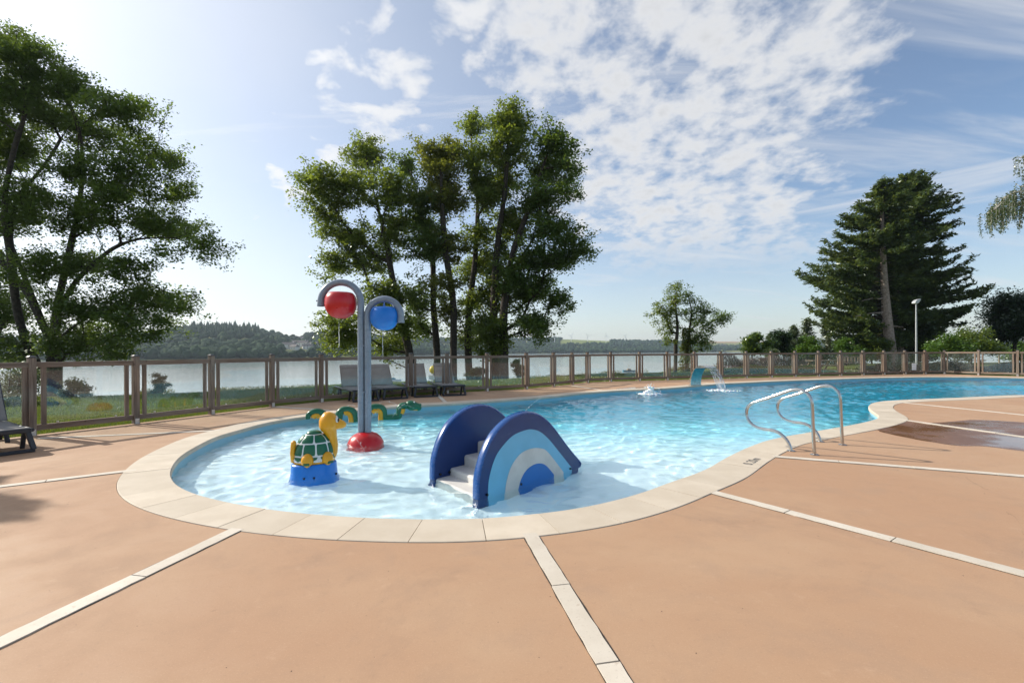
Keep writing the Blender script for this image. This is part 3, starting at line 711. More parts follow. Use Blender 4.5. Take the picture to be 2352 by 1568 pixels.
# ------------------------------------------------------------------ sun loungers
def make_lounger():
    t = thing('sun_lounger')                                           # y runs from the foot end to the head end
    W = 0.29; H = 0.285
    for sx in (-1, 1):
        link('side_rail', MB().tube([(sx * W, 0.02, H - 0.02), (sx * W, 0.5, H - 0.028), (sx * W, 1.1, H - 0.028), (sx * W, 1.78, H - 0.02)], 0.026, 8, flat=(1.0, 1.3)), 'resin', t, smooth='auto')
    ft = MB(); ft.beam((-W - 0.03, 0.0, 0.02), (W + 0.03, 0.0, 0.02), 0.05, 0.04)
    link('foot_bar', ft, 'resin', t, bevel=0.008)
    for sx in (-1, 1):
        link('leg', MB().beam((sx * (W + 0.02), 0.0, 0.03), (sx * (W - 0.03), 0.03, H - 0.03), 0.05, 0.065, up=(0, 1, 0)), 'resin', t, bevel=0.008)
        m = MB(); m.beam((sx * W, 1.12, 0.0), (sx * W, 1.34, H - 0.03), 0.04, 0.05, up=(1, 0, 0)); m.beam((sx * W, 1.56, 0.0), (sx * W, 1.37, H - 0.03), 0.04, 0.05, up=(1, 0, 0))
        link('leg', m, 'resin', t, bevel=0.006)
        m = MB(); m.beam((sx * W, 0.42, 0.0), (sx * W, 0.30, H - 0.03), 0.04, 0.045, up=(1, 0, 0))
        link('leg', m, 'resin', t, bevel=0.006)
    link('end_bar', MB().beam((-W, 0.01, H - 0.02), (W, 0.01, H - 0.02), 0.045, 0.055), 'resin', t, bevel=0.01)
    st = MB(); n = 12
    for i in range(n):
        y0, y1 = -0.005 + 1.09 * i / n, -0.005 + 1.09 * (i + 1) / n; f = lambda y: H + 0.012 - 0.02 * math.sin(math.pi * min(1, max(0, y / 1.1)))
        st.add([(-W + 0.01, y0, f(y0)), (W - 0.01, y0, f(y0)), (W - 0.01, y1, f(y1)), (-W + 0.01, y1, f(y1))], [(0, 1, 2, 3)])
    so = link('seat', st, 'sling', t, smooth=True); sm = so.modifiers.new('thick', 'SOLIDIFY'); sm.thickness = 0.012
    a = R(60); c, s = math.cos(a), math.sin(a); y0 = 1.09; LB = 0.64; bk = MB(); n = 10
    P = lambda x, l, o=0: (x, y0 + c * l - s * o, H + 0.012 + s * l + c * o)
    for i in range(n):
        l0, l1 = LB * i / n, LB * (i + 1) / n; f = lambda l: -0.025 * math.sin(math.pi * l / LB)
        wd = lambda l: W - 0.012 - 0.03 * l
        bk.add([P(-wd(l0), l0, f(l0)), P(wd(l0), l0, f(l0)), P(wd(l1), l1, f(l1)), P(-wd(l1), l1, f(l1))], [(0, 1, 2, 3)])
    bo = link('backrest', bk, 'sling', t, smooth=True); sm = bo.modifiers.new('thick', 'SOLIDIFY'); sm.thickness = 0.014
    link('seam', MB().beam(P(-W + 0.03, LB * 0.84, -0.0), P(W - 0.03, LB * 0.84, -0.0), 0.012, 0.006, up=P(0, 0, 1)), 'resin', bo)
    fr = MB(); fr.tube([P(-W + 0.012, 0.02, -0.03), P(-W + 0.03, LB, -0.03)], 0.015, 8); fr.tube([P(W - 0.012, 0.02, -0.03), P(W - 0.03, LB, -0.03)], 0.015, 8); fr.tube([P(-W + 0.03, LB - 0.01, -0.03), P(W - 0.03, LB - 0.01, -0.03)], 0.015, 8)
    link('back_frame', fr, 'resin', t, smooth='auto')
    link('prop', MB().tube([P(0.0, 0.38, -0.04), (0, 1.5, H - 0.05)], 0.012, 6), 'resin', t)
    return t
L0 = make_lounger()
spots = [((-3.52, 11.30), (-0.55, 0.83), 'dark framed grey sun lounger just left of the grey shower pole'),
         ((-2.93, 11.80), (-0.53, 0.85), 'dark framed grey sun lounger just right of the grey shower pole'),
         ((-2.26, 12.32), (-0.40, 0.92), 'grey sun lounger facing the pool, second from the right in the far row'),
         ((-1.56, 12.66), (-0.36, 0.93), 'grey sun lounger at the right end of the far row, past the white strip'),
         ((-6.00, 5.46), (-0.84, 0.54), 'large near sun lounger cut off at the left edge of the picture')]
for i, (xy, hd, lab) in enumerate(spots):
    o = L0 if i == 0 else dup(L0)
    o.location = (xy[0], xy[1], 0.001); o.rotation_euler = (0, 0, math.atan2(-hd[0], hd[1])); tag(o, lab, 'sun lounger', 'sun loungers on the deck')

# ------------------------------------------------------------------ turtle spout
def build_turtle():
    c = G(722, 1092, WL); Z0 = c.z; top = 0.16; zb = float(depth(np.array(c.x), np.array(c.y)))
    t = thing('turtle_fountain', (c.x, c.y, Z0), R(24)); t.scale = (0.92, 0.92, 0.92); tag(t, 'green shelled yellow turtle spout on an oval blue pedestal', 'turtle fountain')
    link('pedestal', MB().lathe([(0.258, zb - Z0 - 0.02), (0.258, -0.02), (0.250, 0.04), (0.240, top - 0.012), (0.228, top), (0.0, top + 0.004)], 40, (0, 0, 0), 1.0, 0.78), 'toy_blue', t, smooth='auto', rec=True)
    for a_ in (-2.0, -1.6, -0.5):
        q = (0.262 * math.cos(a_), 0.262 * 0.78 * math.sin(a_), 0.022); link('bolt', MB().ball(q, 0.013, 8, 6), 'toy_black', t)
    A, B, Hh, zc = 0.215, 0.165, 0.275, top + 0.07
    prof = [(1.0 * math.sin(x), math.cos(x)) for x in np.linspace(0, math.pi / 2, 14)]
    def sp(th, ph, k=1.0): 
        r = math.sin(th) ** 0.92
        return (A * k * r * math.cos(ph), B * k * r * math.sin(ph), zc + Hh * k * math.cos(th) ** 1.0)
    sh = MB(); nu = 32; rows = [[sp(th, 2 * math.pi * k / nu) for k in range(nu)] for th in np.linspace(0.02, math.pi / 2, 14)]
    rows.append([(1.06 * p[0], 1.06 * p[1], zc - 0.03) for p in rows[-1]]); rows.append([(0.92 * p[0], 0.92 * p[1], top - 0.002) for p in rows[-2]])
    vs = [p for r_ in rows for p in r_]; fs = [(i * nu + k, i * nu + (k + 1) % nu, (i + 1) * nu + (k + 1) % nu, (i + 1) * nu + k) for i in range(len(rows) - 1) for k in range(nu)]
    sh.add(vs, fs + [tuple(range(nu))]); so = link('shell', sh, 'toy_white', t, smooth='auto', rec=True)
    def scute(t0, t1, p0, p1):
        m = MB(); K = 6; q = []
        for i in range(K + 1):
            for j in range(K + 1):
                a, b = i / K, j / K; e = 0.10
                # round the corners a little
                uu = a; pu = p0 + (p1 - p0) * (b + (0.5 - b) * 0.12 * (abs(2 * a - 1) ** 6))
                q.append(sp(t0 + (t1 - t0) * uu, pu, 1.022 if 0 < i < K and 0 < j < K else 1.004))
        m.add(q, [(i * (K + 1) + j, i * (K + 1) + j + 1, (i + 1) * (K + 1) + j + 1, (i + 1) * (K + 1) + j) for i in range(K) for j in range(K)])
        link('scute', m, 'toy_green', so, smooth=True)
    m = MB(); m.lathe([(0.078, zc + Hh * 0.925), (0.07, zc + Hh * 0.99), (0.045, zc + Hh * 1.05), (0.0, zc + Hh * 1.07)], 20, (0, 0, 0), 1.1, 0.9); link('scute', m, 'toy_green', so, smooth=True)
    for k in range(7):
        a = 2 * math.pi * k / 7 + 0.2; scute(0.46, 0.93, a + 0.045, a + 2 * math.pi / 7 - 0.045)
    for k in range(9):
        a = 2 * math.pi * k / 9 - 0.1; scute(0.99, 1.46, a + 0.04, a + 2 * math.pi / 9 - 0.04)
    for k in range(9):
        a = 2 * math.pi * k / 9 + 0.05
        p = [(1.03 * A * math.cos(a + x), 1.03 * B * math.sin(a + x), zc + z) for x, z in ((0.05, 0.012), (0.62, 0.012), (0.56, -0.012), (0.335, -0.035), (0.11, -0.012))]
        m = MB(); m.add(p + [(q[0] * 1.035, q[1] * 1.035, q[2]) for q in p], [(4, 3, 2, 1, 0), (5, 6, 7, 8, 9)] + [(i, (i + 1) % 5, (i + 1) % 5 + 5, i + 5) for i in range(5)])
        link('scute', m, 'toy_green', so)
    # neck and head look along +x
    nk = MB(); pts = [(0.15, 0.0, top + 0.03), (0.19, 0.0, top + 0.10), (0.195, 0.0, top + 0.21), (0.175, 0, top + 0.32), (0.155, 0.0, top + 0.40), (0.155, 0, top + 0.46), (0.16, 0, top + 0.515), (0.165, 0, top + 0.55), (0.168, 0, top + 0.562)]
    P2 = catmull(pts, False, 0.02); rr = np.interp(np.linspace(0, 1, len(P2)), [0, 0.2, 0.45, 0.62, 0.74, 0.86, 0.95, 1.0], [0.070, 0.062, 0.057, 0.074, 0.103, 0.103, 0.068, 0.008])
    nk.tube([tuple(p) for p in P2], [float(x) for x in rr], 18); hd = link('head', nk, 'toy_yellow', t, smooth=True, rec=True)
    bk = MB(); pts = [(0.20, 0, top + 0.425), (0.265, 0, top + 0.415), (0.315, 0, top + 0.405), (0.345, 0, top + 0.395)]
    bk.tube(pts, [0.075, 0.062, 0.045, 0.022], 14); link('beak', bk, 'toy_yellow', hd, smooth=True)
    for sy in (-1, 1):
        link('eye', MB().ball((0.243, sy * 0.068, top + 0.475), 0.026, 12, 8, (0.7, 0.7, 1.3)), 'toy_white', hd, smooth=True)
        link('pupil', MB().ball((0.254, sy * 0.075, top + 0.473), 0.017, 10, 8, (0.8, 0.8, 1.4)), 'toy_black', hd, smooth=True)
    tl = MB(); tl.tube([(-0.17, 0, top + 0.01), (-0.215, -0.02, top + 0.04), (-0.225, -0.03, top + 0.12), (-0.218, -0.035, top + 0.20), (-0.212, -0.038, top + 0.245), (-0.20, -0.04, top + 0.262)], [0.03, 0.033, 0.027, 0.028, 0.03, 0.012], 12)
    link('tail', tl, 'toy_yellow', t, smooth=True, rec=True)
    link('belly', MB().lathe([(0.2, top - 0.002), (0.214, top + 0.012), (0.20, top + 0.034), (0.1, top + 0.036)], 32, (0, 0, 0), 1.04, 0.80), 'toy_yellow', t, smooth=True, rec=True)
    for px, py, a in ((-0.075, -0.165, -1.75), (0.135, -0.135, -1.0), (-0.10, 0.16, 1.8), (0.13, 0.14, 1.0)):
        m = MB(); m.ball((px, py, top + 0.045), 0.066, 16, 10, (1.0, 0.9, 1.3), lambda d: 1.0 if d.z > -0.4 else 0.8); fo = link('foot', m, 'toy_yellow', t, smooth=True, rec=True)
        q = (px + 0.054 * math.cos(a), py + 0.050 * math.sin(a), top + 0.018)
        link('toenail', MB().box(q, (0.030 * math.sin(a), -0.030 * math.cos(a), 0), (0.014 * math.cos(a), 0.014 * math.sin(a), 0.004), (0, 0, 0.013)), 'toy_green', fo, bevel=0.004)
    return t
build_turtle()

# ------------------------------------------------------------------ sea serpent
def build_serpent():
    a, b = G(704, 975, WL), G(958, 958.5, WL); d = (b - a); L = d.length; d.normalize(); s = Vector((-d.y, d.x, 0))
    t = thing('serpent_fountain', a); tag(t, 'green and yellow humped sea serpent spout rising from the water', 'serpent fountain')
    rotm = math.atan2(d.y, d.x); t.rotation_euler = (0, 0, rotm)
    r = 0.066; sc_ = L / 1.94
    k = lambda pts: [(x * sc_, 0, z) for x, z in pts]
    tail = k([(0.02, 0.10), (0.03, 0.17), (0.10, 0.215), (0.20, 0.215), (0.27, 0.17), (0.285, 0.08), (0.29, -0.12)])
    h2 = k([(0.50, -0.1), (0.505, 0.02), (0.53, 0.08), (0.54, 0.17), (0.60, 0.225), (0.70, 0.225), (0.775, 0.18), (0.785, 0.08), (0.80, 0.03), (0.88, 0.02), (1.0, 0.015), (1.04, 0.08), (1.05, 0.18), (1.11, 0.24), (1.22, 0.245), (1.30, 0.20), (1.315, 0.10), (1.34, 0.035), (1.45, 0.03), (1.57, 0.035), (1.605, 0.10), (1.61, 0.19), (1.64, 0.235), (1.70, 0.25), (1.76, 0.245)])
    body = MB()
    for pts, rad in ((tail, [0.036, 0.052] + [0.066] * 5), (h2, None)):
        P = catmull(pts, False, 0.025); rs = r if rad is None else [float(x) for x in np.interp(np.linspace(0, 1, len(P)), np.linspace(0, 1, len(rad)), rad)]
        body.tube([tuple(p) for p in P], rs, 12, flat=(1.0, 0.95))
    link('body', body, 'toy_green', t, smooth='auto', rec=True)
    hd = MB(); P = catmull(k([(1.74, 0.245), (1.79, 0.25), (1.86, 0.235), (1.93, 0.215), (1.98, 0.20), (2.02, 0.20)]), False, 0.02)
    rs = np.interp(np.linspace(0, 1, len(P)), [0, 0.2, 0.45, 0.7, 0.85, 1], [0.068, 0.100, 0.098, 0.074, 0.078, 0.035])
    hd.tube([tuple(p) for p in P], [float(x) for x in rs], 14); ho = link('head', hd, 'toy_green', t, smooth=True, rec=True)
    cr_ = MB(); cr_.ball((1.84 * sc_, 0, 0.30), 0.05, 14, 10, (1.3, 1.2, 0.75)); link('brow', cr_, 'toy_green', ho, smooth=True)
    link('jaw', MB().ball((1.90 * sc_, 0, 0.160), 0.07, 14, 8, (1.7, 0.8, 0.32)), 'toy_yellow', ho, smooth=True)
    for sy in (-1, 1):
        link('eye', MB().ball((1.875 * sc_, sy * 0.047, 0.305), 0.023, 10, 8), 'toy_white', ho, smooth=True)
        link('pupil', MB().ball((1.888 * sc_, sy * 0.056, 0.306), 0.013, 8, 6), 'toy_black', ho, smooth=True)
        link('nostril', MB().ball((2.0 * sc_, sy * 0.03, 0.252), 0.022, 8, 6), 'toy_green', ho, smooth=True)
    for pts in ([(0.105, 0.115), (0.12, 0.15), (0.17, 0.16), (0.205, 0.12)], [(0.615, 0.165), (0.66, 0.175), (0.71, 0.14), (0.735, 0.06), (0.735, 0.0)], [(1.10, 0.15), (1.14, 0.19), (1.175, 0.175), (1.21, 0.19), (1.25, 0.14), (1.255, 0.06), (1.255, 0.0)], [(1.64, 0.10), (1.665, 0.16), (1.67, 0.19)]):
        P = catmull(k(pts), False, 0.02); m = MB(); m.tube([(p[0], -0.026, p[2]) for p in P], 0.046, 10, flat=(1.0, 1.1)); link('belly', m, 'toy_yellow', t, smooth='auto', rec=True)
    return a, d, s, sc_
SA, SD, SS, SK = build_serpent()

def jet(p, q, rise, r0, label, cat='water jet', group=None, parent=None, drops=10):
    p, q = Vector(p), Vector(q); n = 22; m = MB(); rg = random.Random(int(p.x * 1000)); pts = []
    for i in range(n + 1):
        t = i / n; c = p.lerp(q, t) + Vector((0, 0, 4 * rise * t * (1 - t))); pts.append(c + Vector((rg.uniform(-1, 1), rg.uniform(-1, 1), rg.uniform(-1, 1))) * 0.003 * t)
    m.tube([tuple(c) for c in pts], [r0 * (1 - 0.35 * i / n) * rg.uniform(0.7, 1.25) for i in range(n + 1)], 6)
    for i in range(drops):
        c = pts[rg.randrange(n // 2, n)] + Vector((rg.uniform(-1, 1), rg.uniform(-1, 1), rg.uniform(-1, 1))) * 0.03; m.ball(tuple(c), rg.uniform(0.002, 0.005), 6, 4)
    o = link('water_jet', m, 'spray', parent, smooth=True)
    if label: tag(o, label, cat, group)
    return o
def sp_(x, z, off=0): return SA + SD * (x * SK) + SS * off + Vector((0, 0, z))
JG = 'serpent water arcs'
jet(sp_(0.64, 0.275), sp_(0.98, 0.02, -0.12), 0.14, 0.0035, 'water arc rising from the serpent hump left of the shower pole', group=JG)
jet(sp_(1.20, 0.29), sp_(1.62, 0.2, -0.10), 0.10, 0.0035, 'water arc leaping from the big hump to the serpent neck', group=JG)
jet(sp_(1.70, 0.29, -0.05), sp_(1.40, 0.0, -0.2), 0.05, 0.0035, 'water jet falling back from the serpent neck toward its low body', group=JG)
jet(sp_(1.62, 0.27, -0.06), sp_(1.98, 0.0, -0.3), 0.09, 0.0035, 'water jet crossing in front of the serpent head', group=JG)
jet(sp_(1.22, 0.20, -0.07), sp_(0.98, 0.0, -0.3), 0.03, 0.0035, 'low water jet from the big hump toward the shower pole', group=JG)
tb = G(722, 1092, WL)
jet(tb + Vector((0.27, 0.12, 0.505)), tb + Vector((0.52, 0.36, 0.0)), 0.05, 0.0016, 'thin water arc falling from the yellow turtle beak')

# ------------------------------------------------------------------ bucket shower
def build_shower():
    c = G(840, 1016.6, WL); Y = c.y; base_z = float(depth(np.array(c.x), np.array(c.y)))
    t = thing('bucket_shower', (c.x, c.y, WL)); tag(t, 'grey two armed water post with red and blue tipping buckets', 'bucket shower')
    k = Y / F; X = lambda u: (u - 840) * k
    link('dome', MB().lathe([(0.262, base_z - WL), (0.258, -0.03), (0.245, 0.02), (0.215, 0.075), (0.165, 0.122), (0.10, 0.15), (0.05, 0.158), (0, 0.158)], 40), 'toy_red', t, smooth='auto', rec=True)
    r = 0.0475
    def arm(x0, zc, R_, side, drop):
        pts = [(x0, 0, 0.10), (x0, 0, 0.8), (x0, 0, zc)]
        for i in range(1, 25):
            a = math.pi * i / 24; pts.append((x0 + side * R_ * (1 - math.cos(a)), 0, zc + R_ * math.sin(a)))
        pts.append((x0 + side * 2 * R_, 0, zc - drop)); return pts
    xl, xr = X(830.2), X(845.6)
    for x0, zc, R_, sd, dr, bm_, nm in ((xl, 1.907 - WL, 0.287, -1, 0.055, 'toy_red', 'red'), (xr, 1.715 - WL, 0.238, 1, 0.105, 'toy_blue', 'blue')):
        pole = link('arm', MB().tube(arm(x0, zc, R_, sd, dr), r, 18), 'grey_pipe', t, smooth='auto', rec=True)
        ex = x0 + sd * 2 * R_
        link('collar', MB().lathe([(r + 0.004, 0), (r + 0.004, 0.035), (r, 0.035)], 18, (ex, 0, zc - dr)), 'grey_pipe', pole, smooth='auto')
        link('bolt', MB().tube([(ex + sd * 0.03, 0, zc - dr + 0.08), (ex + sd * (r + 0.016), 0, zc - dr + 0.08)], 0.010, 8), 'grey_seam', pole)
        rb = 0.221 if nm == 'red' else 0.199; cx = x0 + sd * R_
        prof = [(0.0, -0.93), (0.30, -0.915), (0.58, -0.80), (0.82, -0.58), (0.96, -0.28), (1.0, 0.03), (0.975, 0.33), (0.90, 0.56), (0.78, 0.70), (0.72, 0.735), (0.69, 0.72), (0.66, 0.55), (0.0, 0.45)]
        bo = link('bucket', MB().lathe([(q * rb, z * rb) for q, z in prof], 40, (cx, 0, zc - 0.025)), bm_, t, smooth='auto')
        bo['label'] = nm + ' round tipping bucket'
        link('axle', MB().tube([(cx - R_ + 0.02, 0, zc - 0.015), (cx + R_ - 0.02, 0, zc - 0.015)], 0.012, 8), 'steel', bo)
        if nm == 'blue':
            m = MB(); m.prism([(-0.03, 0.13), (0.03, 0.13), (0.012, 0.165), (0.004, 0.215), (-0.004, 0.215), (-0.012, 0.165)], lambda p: (cx + p[0], -0.012, zc - 0.02 + p[1]), lambda p: (cx + p[0], 0.012, zc - 0.02 + p[1])); link('fin', m, bm_, bo)
        m = MB(); rg = random.Random(3)
        m.tube([(cx + rg.uniform(-0.002, 0.002), -0.02, zc + R_ - 0.04 - i * 0.01) for i in range(9)], 0.003, 5); zz = zc - 0.025 - rb * 0.9
        m.tube([(cx - 0.01 + rg.uniform(-0.004, 0.004), -0.05, zz - i * 0.035) for i in range(13)], [0.004 * rg.uniform(0.4, 1.3) for i in range(13)], 5)
        link('water_trickle', m, 'spray', bo)
    for z in (0.72, 1.38):
        link('clamp', MB().aabb(xl + 0.030, xr - 0.030, -r - 0.002, r + 0.002, z, z + 0.02), 'grey_pipe', t)
    link('seam', MB().aabb((xl + xr) / 2 - 0.006, (xl + xr) / 2 + 0.006, -0.03, 0.03, 0.12, 1.75), 'grey_seam', t)
build_shower()

# ------------------------------------------------------------------ slide
def build_slide():
    o = G(1098.3, 1149, WL); e = G(1330.4, 1074.8, WL); u = (e - o); u.z = 0; u.normalize(); nrm = Vector((-u.y, u.x, 0)); zb = float(depth(np.array(o.x + 0.3), np.array(o.y + 0.8)))
    t = thing('pool_slide', o); tag(t, 'small blue arched pool slide with white steps and striped sides', 'pool slide')
    def loc(px, py):
        q = on_plane((1200 + px / 4.238) / 1.27086, (1130 + py / 4.238) / 1.27086, o, nrm) - o; return (q.dot(u), q.z)
    outer = [loc(*p) for p in ((830, 1390), (838, 1150), (872, 980), (930, 790), (1020, 610), (1140, 465), (1280, 362), (1430, 315), (1560, 332), (1660, 392), (1760, 492), (1900, 680), (2000, 810), (2105, 940), (2072, 1000))]
    lb = [loc(*p) for p in ((948, 1385), (960, 1150), (1020, 920), (1100, 765), (1250, 603), (1400, 533), (1500, 520), (1600, 553), (1700, 640), (1800, 760), (1985, 995))]
    wt = [loc(*p) for p in ((1160, 1290), (1180, 1150), (1240, 970), (1350, 822), (1480, 757), (1600, 753), (1690, 802), (1880, 1045))]
    bl = [loc(*p) for p in ((1325, 1290), (1340, 1180), (1400, 1050), (1480, 972), (1570, 938), (1660, 962), (1760, 1075))]
    low = zb - o.z - 0.02
    def closed(pts):
        P = [tuple(p) for p in catmull(pts, False, 0.03)]; return P + [(P[-1][0] + 0.0, low), (P[0][0], low)]
    TH = 0.085; GAP = 0.80
    def plane_pt(p, off): return u * (p[0] + 0.16 * off) + nrm * off + Vector((0, 0, p[1]))
    OUT = closed(outer)
    def inset(P, d):
        A = np.array(P); area = 0.5 * np.sum(A[:, 0] * np.roll(A[:, 1], -1) - np.roll(A[:, 0], -1) * A[:, 1]); sg = -1 if area > 0 else 1
        tg = np.roll(A, -1, 0) - np.roll(A, 1, 0); tg /= np.linalg.norm(tg, axis=1)[:, None] + 1e-9
        return [tuple(p) for p in A + sg * np.stack([tg[:, 1], -tg[:, 0]], 1) * d]
    for base, lab in ((0.0, 'near'), (GAP, 'far')):
        m = MB(); m.prism(OUT, lambda p: plane_pt(p, base), lambda p: plane_pt(p, base + TH)); sp = link('side_panel', m, 'navy', t, bevel=0.006, rec=True)
        # rounded bright rim along the arch
        P = [tuple(p) for p in catmull(outer, False, 0.03)]; rim = MB(); n = len(P); vs = []
        A = np.array(P); tg = np.gradient(A, axis=0); tg /= np.linalg.norm(tg, axis=1)[:, None]; nn = np.stack([-tg[:, 1], tg[:, 0]], 1)
        prof = [(-0.004, 0.0), (0.006, 0.007), (0.022, 0.012), (TH / 2, 0.010), (TH - 0.022, 0.012), (TH - 0.006, 0.007), (TH + 0.004, 0.0), (TH + 0.004, -0.012), (-0.004, -0.012)]; K = len(prof)
        for i in range(n):
            for w_, h_ in prof: q = A[i] + nn[i] * h_; vs.append(plane_pt(q, base + w_))
        rim.add(vs, [(i * K + j, i * K + (j + 1) % K, (i + 1) * K + (j + 1) % K, (i + 1) * K + j) for i in range(n - 1) for j in range(K)] + [tuple(range(K)), tuple(range((n - 1) * K, n * K))])
        link('rim', rim, 'rim_blue', sp, smooth='auto', rec=True)
        sgn = -1 if base == 0 else 1; f0 = base if base == 0 else base + TH
        for k, (pts, mt) in enumerate(((lb, 'sky_blue'), (wt, 'off_white'), (bl, 'mid_blue'))):
            PP = closed(pts); m = MB(); m.prism(PP, lambda p: plane_pt(p, f0 - sgn * 0.01), lambda p: plane_pt(p, f0 + sgn * (0.003 + 0.003 * k)))
            link('arch_stripe', m, mt, sp, rec=True)
    # steps between the panels
    on2 = o + nrm * GAP
    def locf(px, py):
        q = on_plane((1200 + px / 4.238) / 1.27086, (1130 + py / 4.238) / 1.27086, on2, nrm) - o; return (q.dot(u) - 0.16 * GAP, q.z)
    s1, s2, s3 = locf(485, 1110)[0], locf(660, 960)[0], locf(825, 800)[0]; z1, z2, z3 = locf(485, 1000)[1], locf(660, 840)[1], locf(825, 668)[1]
    sx = [s1 - (s2 - s1) * 0.95, s1, s2, s3]; zz = [0.012, z1, z2, z3]; end = s3 + 0.28
    for i in range(4):
        x1 = sx[i + 1] + 0.02 if i < 3 else end
        P = [(sx[i], low), (sx[i], zz[i] - 0.02), (sx[i] + 0.006, zz[i] - 0.006), (sx[i] + 0.02, zz[i]), (x1, zz[i]), (x1, low)]
        m = MB(); m.prism(P, lambda p: plane_pt(p, TH + 0.001), lambda p: plane_pt(p, GAP - 0.001)); link('step', m, 'off_white', t, rec=True)
    for base_, pts_ in ((0.0, ((0.10, 0.03), (0.55, 0.03), (1.35, 0.03))), (GAP, ((0.08, 0.05), (0.20, 0.05)))):
        for q in pts_:
            c_ = plane_pt(q, base_ - 0.012); link('bolt', MB().tube([tuple(c_ - nrm * 0.006), tuple(c_ + nrm * 0.012)], 0.012, 8), 'toy_black', t)
    # chute down to the water
    eS = loc(2072, 1000)[0]
    P = [(end, z3 - 0.005), (end + 0.1, z3 - 0.03), (eS - 0.15, 0.06), (eS - 0.02, -0.02), (eS - 0.02, low), (end, low)]
    m = MB(); m.prism(P, lambda p: plane_pt(p, TH + 0.001), lambda p: plane_pt(p, GAP - 0.001)); link('chute', m, 'sky_blue', t, rec=True)
build_slide()
js = at(1204, 950, 9.0); 
jet(G(1195, 958, WL) + Vector((0, 0, 0.0)), G(1290, 920, WL), 0.25, 0.006, 'thin sparkling water arc beyond the blue slide', drops=40)

# ------------------------------------------------------------------ handrails
def build_rails():
    i1, o1 = G(1817.6, 1035.5), G(1871, 1044.3); d = (o1 - i1); L = d.length; d.normalize(); nrm = Vector((-d.y, d.x, 0))
    pts = [(1470, 1018), (1456, 800), (1446, 600), (1438, 400), (1428, 310), (1395, 240), (1330, 185), (1260, 164), (1190, 167), (1130, 180), (1000, 225), (850, 278), (720, 318), (640, 350), (595, 395), (578, 460), (588, 530), (620, 590), (680, 640), (760, 672), (850, 686), (920, 695), (990, 722), (1060, 775), (1115, 840), (1145, 900), (1163, 968)]
    prof = []
    for px, py in pts:
        q = on_plane((2050 + px / 4.48) / 1.27086, (1100 + py / 4.48) / 1.27086, o1, nrm) - o1; prof.append((q.dot(d), max(q.z, 0)))
    prof[0] = (0.0, 0.0); prof[-1] = (prof[-1][0], 0.0)
    C = catmull(prof, False, 0.02)
    for oo, lab in ((o1, 'curved stainless steel handrail nearer the depth marking'), (G(1935.4, 1021.5), 'curved stainless steel handrail nearer the coping corner')):
        t = thing('handrail', oo); tag(t, lab, 'handrail', 'pool entry handrails')
        link('rail', MB().tube([tuple(d * p[0] + Vector((0, 0, p[1]))) for p in C], 0.0185, 14), 'steel', t, smooth='auto')
        for p in (C[0], C[-1]):
            link('flange', MB().lathe([(0.048, 0.002), (0.048, 0.006), (0.036, 0.011), (0.022, 0.013)], 20, tuple(d * p[0])), 'steel', t, smooth='auto')
build_rails()

# ------------------------------------------------------------------ waterfall spout, bubbling jet
def build_spout():
    c = Vector((6.22, 16.0, 0.012)); p = Vector((0.50, -0.866, 0)); w = Vector((0.866, 0.50, 0)); Z = Vector((0, 0, 1))
    t = thing('waterfall_spout', c); tag(t, 'curved stainless steel waterfall spout pouring into the far pool edge', 'waterfall spout')
    prof = catmull([(0.0, 0.0), (0.02, 0.18), (0.07, 0.36), (0.16, 0.53), (0.28, 0.635), (0.42, 0.675), (0.56, 0.66), (0.66, 0.62)], False, 0.03)
    th = 0.05; m = MB(); n = len(prof); tg = np.gradient(prof, axis=0); tg /= np.linalg.norm(tg, axis=1)[:, None]; nn = np.stack([-tg[:, 1], tg[:, 0]], 1); vs = []
    W0 = 0.26
    for i in range(n):
        f = 1.0; tt = th * (1 - 0.7 * i / n)
        for sgn, k in ((-1, 0), (1, 0), (1, -1), (-1, -1)):
            q = prof[i] + nn[i] * (0 if k == 0 else -tt); vs.append(p * q[0] + Z * q[1] + w * (sgn * W0 * f))
    m.add(vs, [(i * 4 + j, i * 4 + (j + 1) % 4, (i + 1) * 4 + (j + 1) % 4, (i + 1) * 4 + j) for i in range(n - 1) for j in range(4)] + [(0, 1, 2, 3), tuple(range(n * 4 - 4, n * 4))])
    link('spout', m, 'brushed_steel', t, smooth='auto')
    link('base_plate', MB().box(p * 0.0 + Z * 0.004, p * 0.06, w * 0.29, Z * 0.004), 'brushed_steel', t)
    f = MB(); rows = []; nw = 26; rg = random.Random(9)
    jit = [rg.uniform(-0.02, 0.02) for _ in range(nw + 1)]
    for i in range(20):
        tt = i / 19; x = 0.655 + 0.40 * tt; z = 0.615 - 0.10 * tt - 0.62 * tt * tt
        for j in range(nw + 1): rows.append(p * (x + jit[j] * tt) + Z * z + w * ((j / nw * 2 - 1) * W0 * (0.97 - 0.12 * tt) + 0.01 * math.sin(j * 1.7 + i * 0.4)))
    f.add(rows, [(i * (nw + 1) + j, i * (nw + 1) + j + 1, (i + 1) * (nw + 1) + j + 1, (i + 1) * (nw + 1) + j) for i in range(19) for j in range(nw)])
    link('water_sheet', f, 'spray', t, smooth=True)
    q = c + p * 1.07; foam_patch((q.x, q.y), 0.42, 0.02, 'white foam where the waterfall lands in the pool', 31, 60)
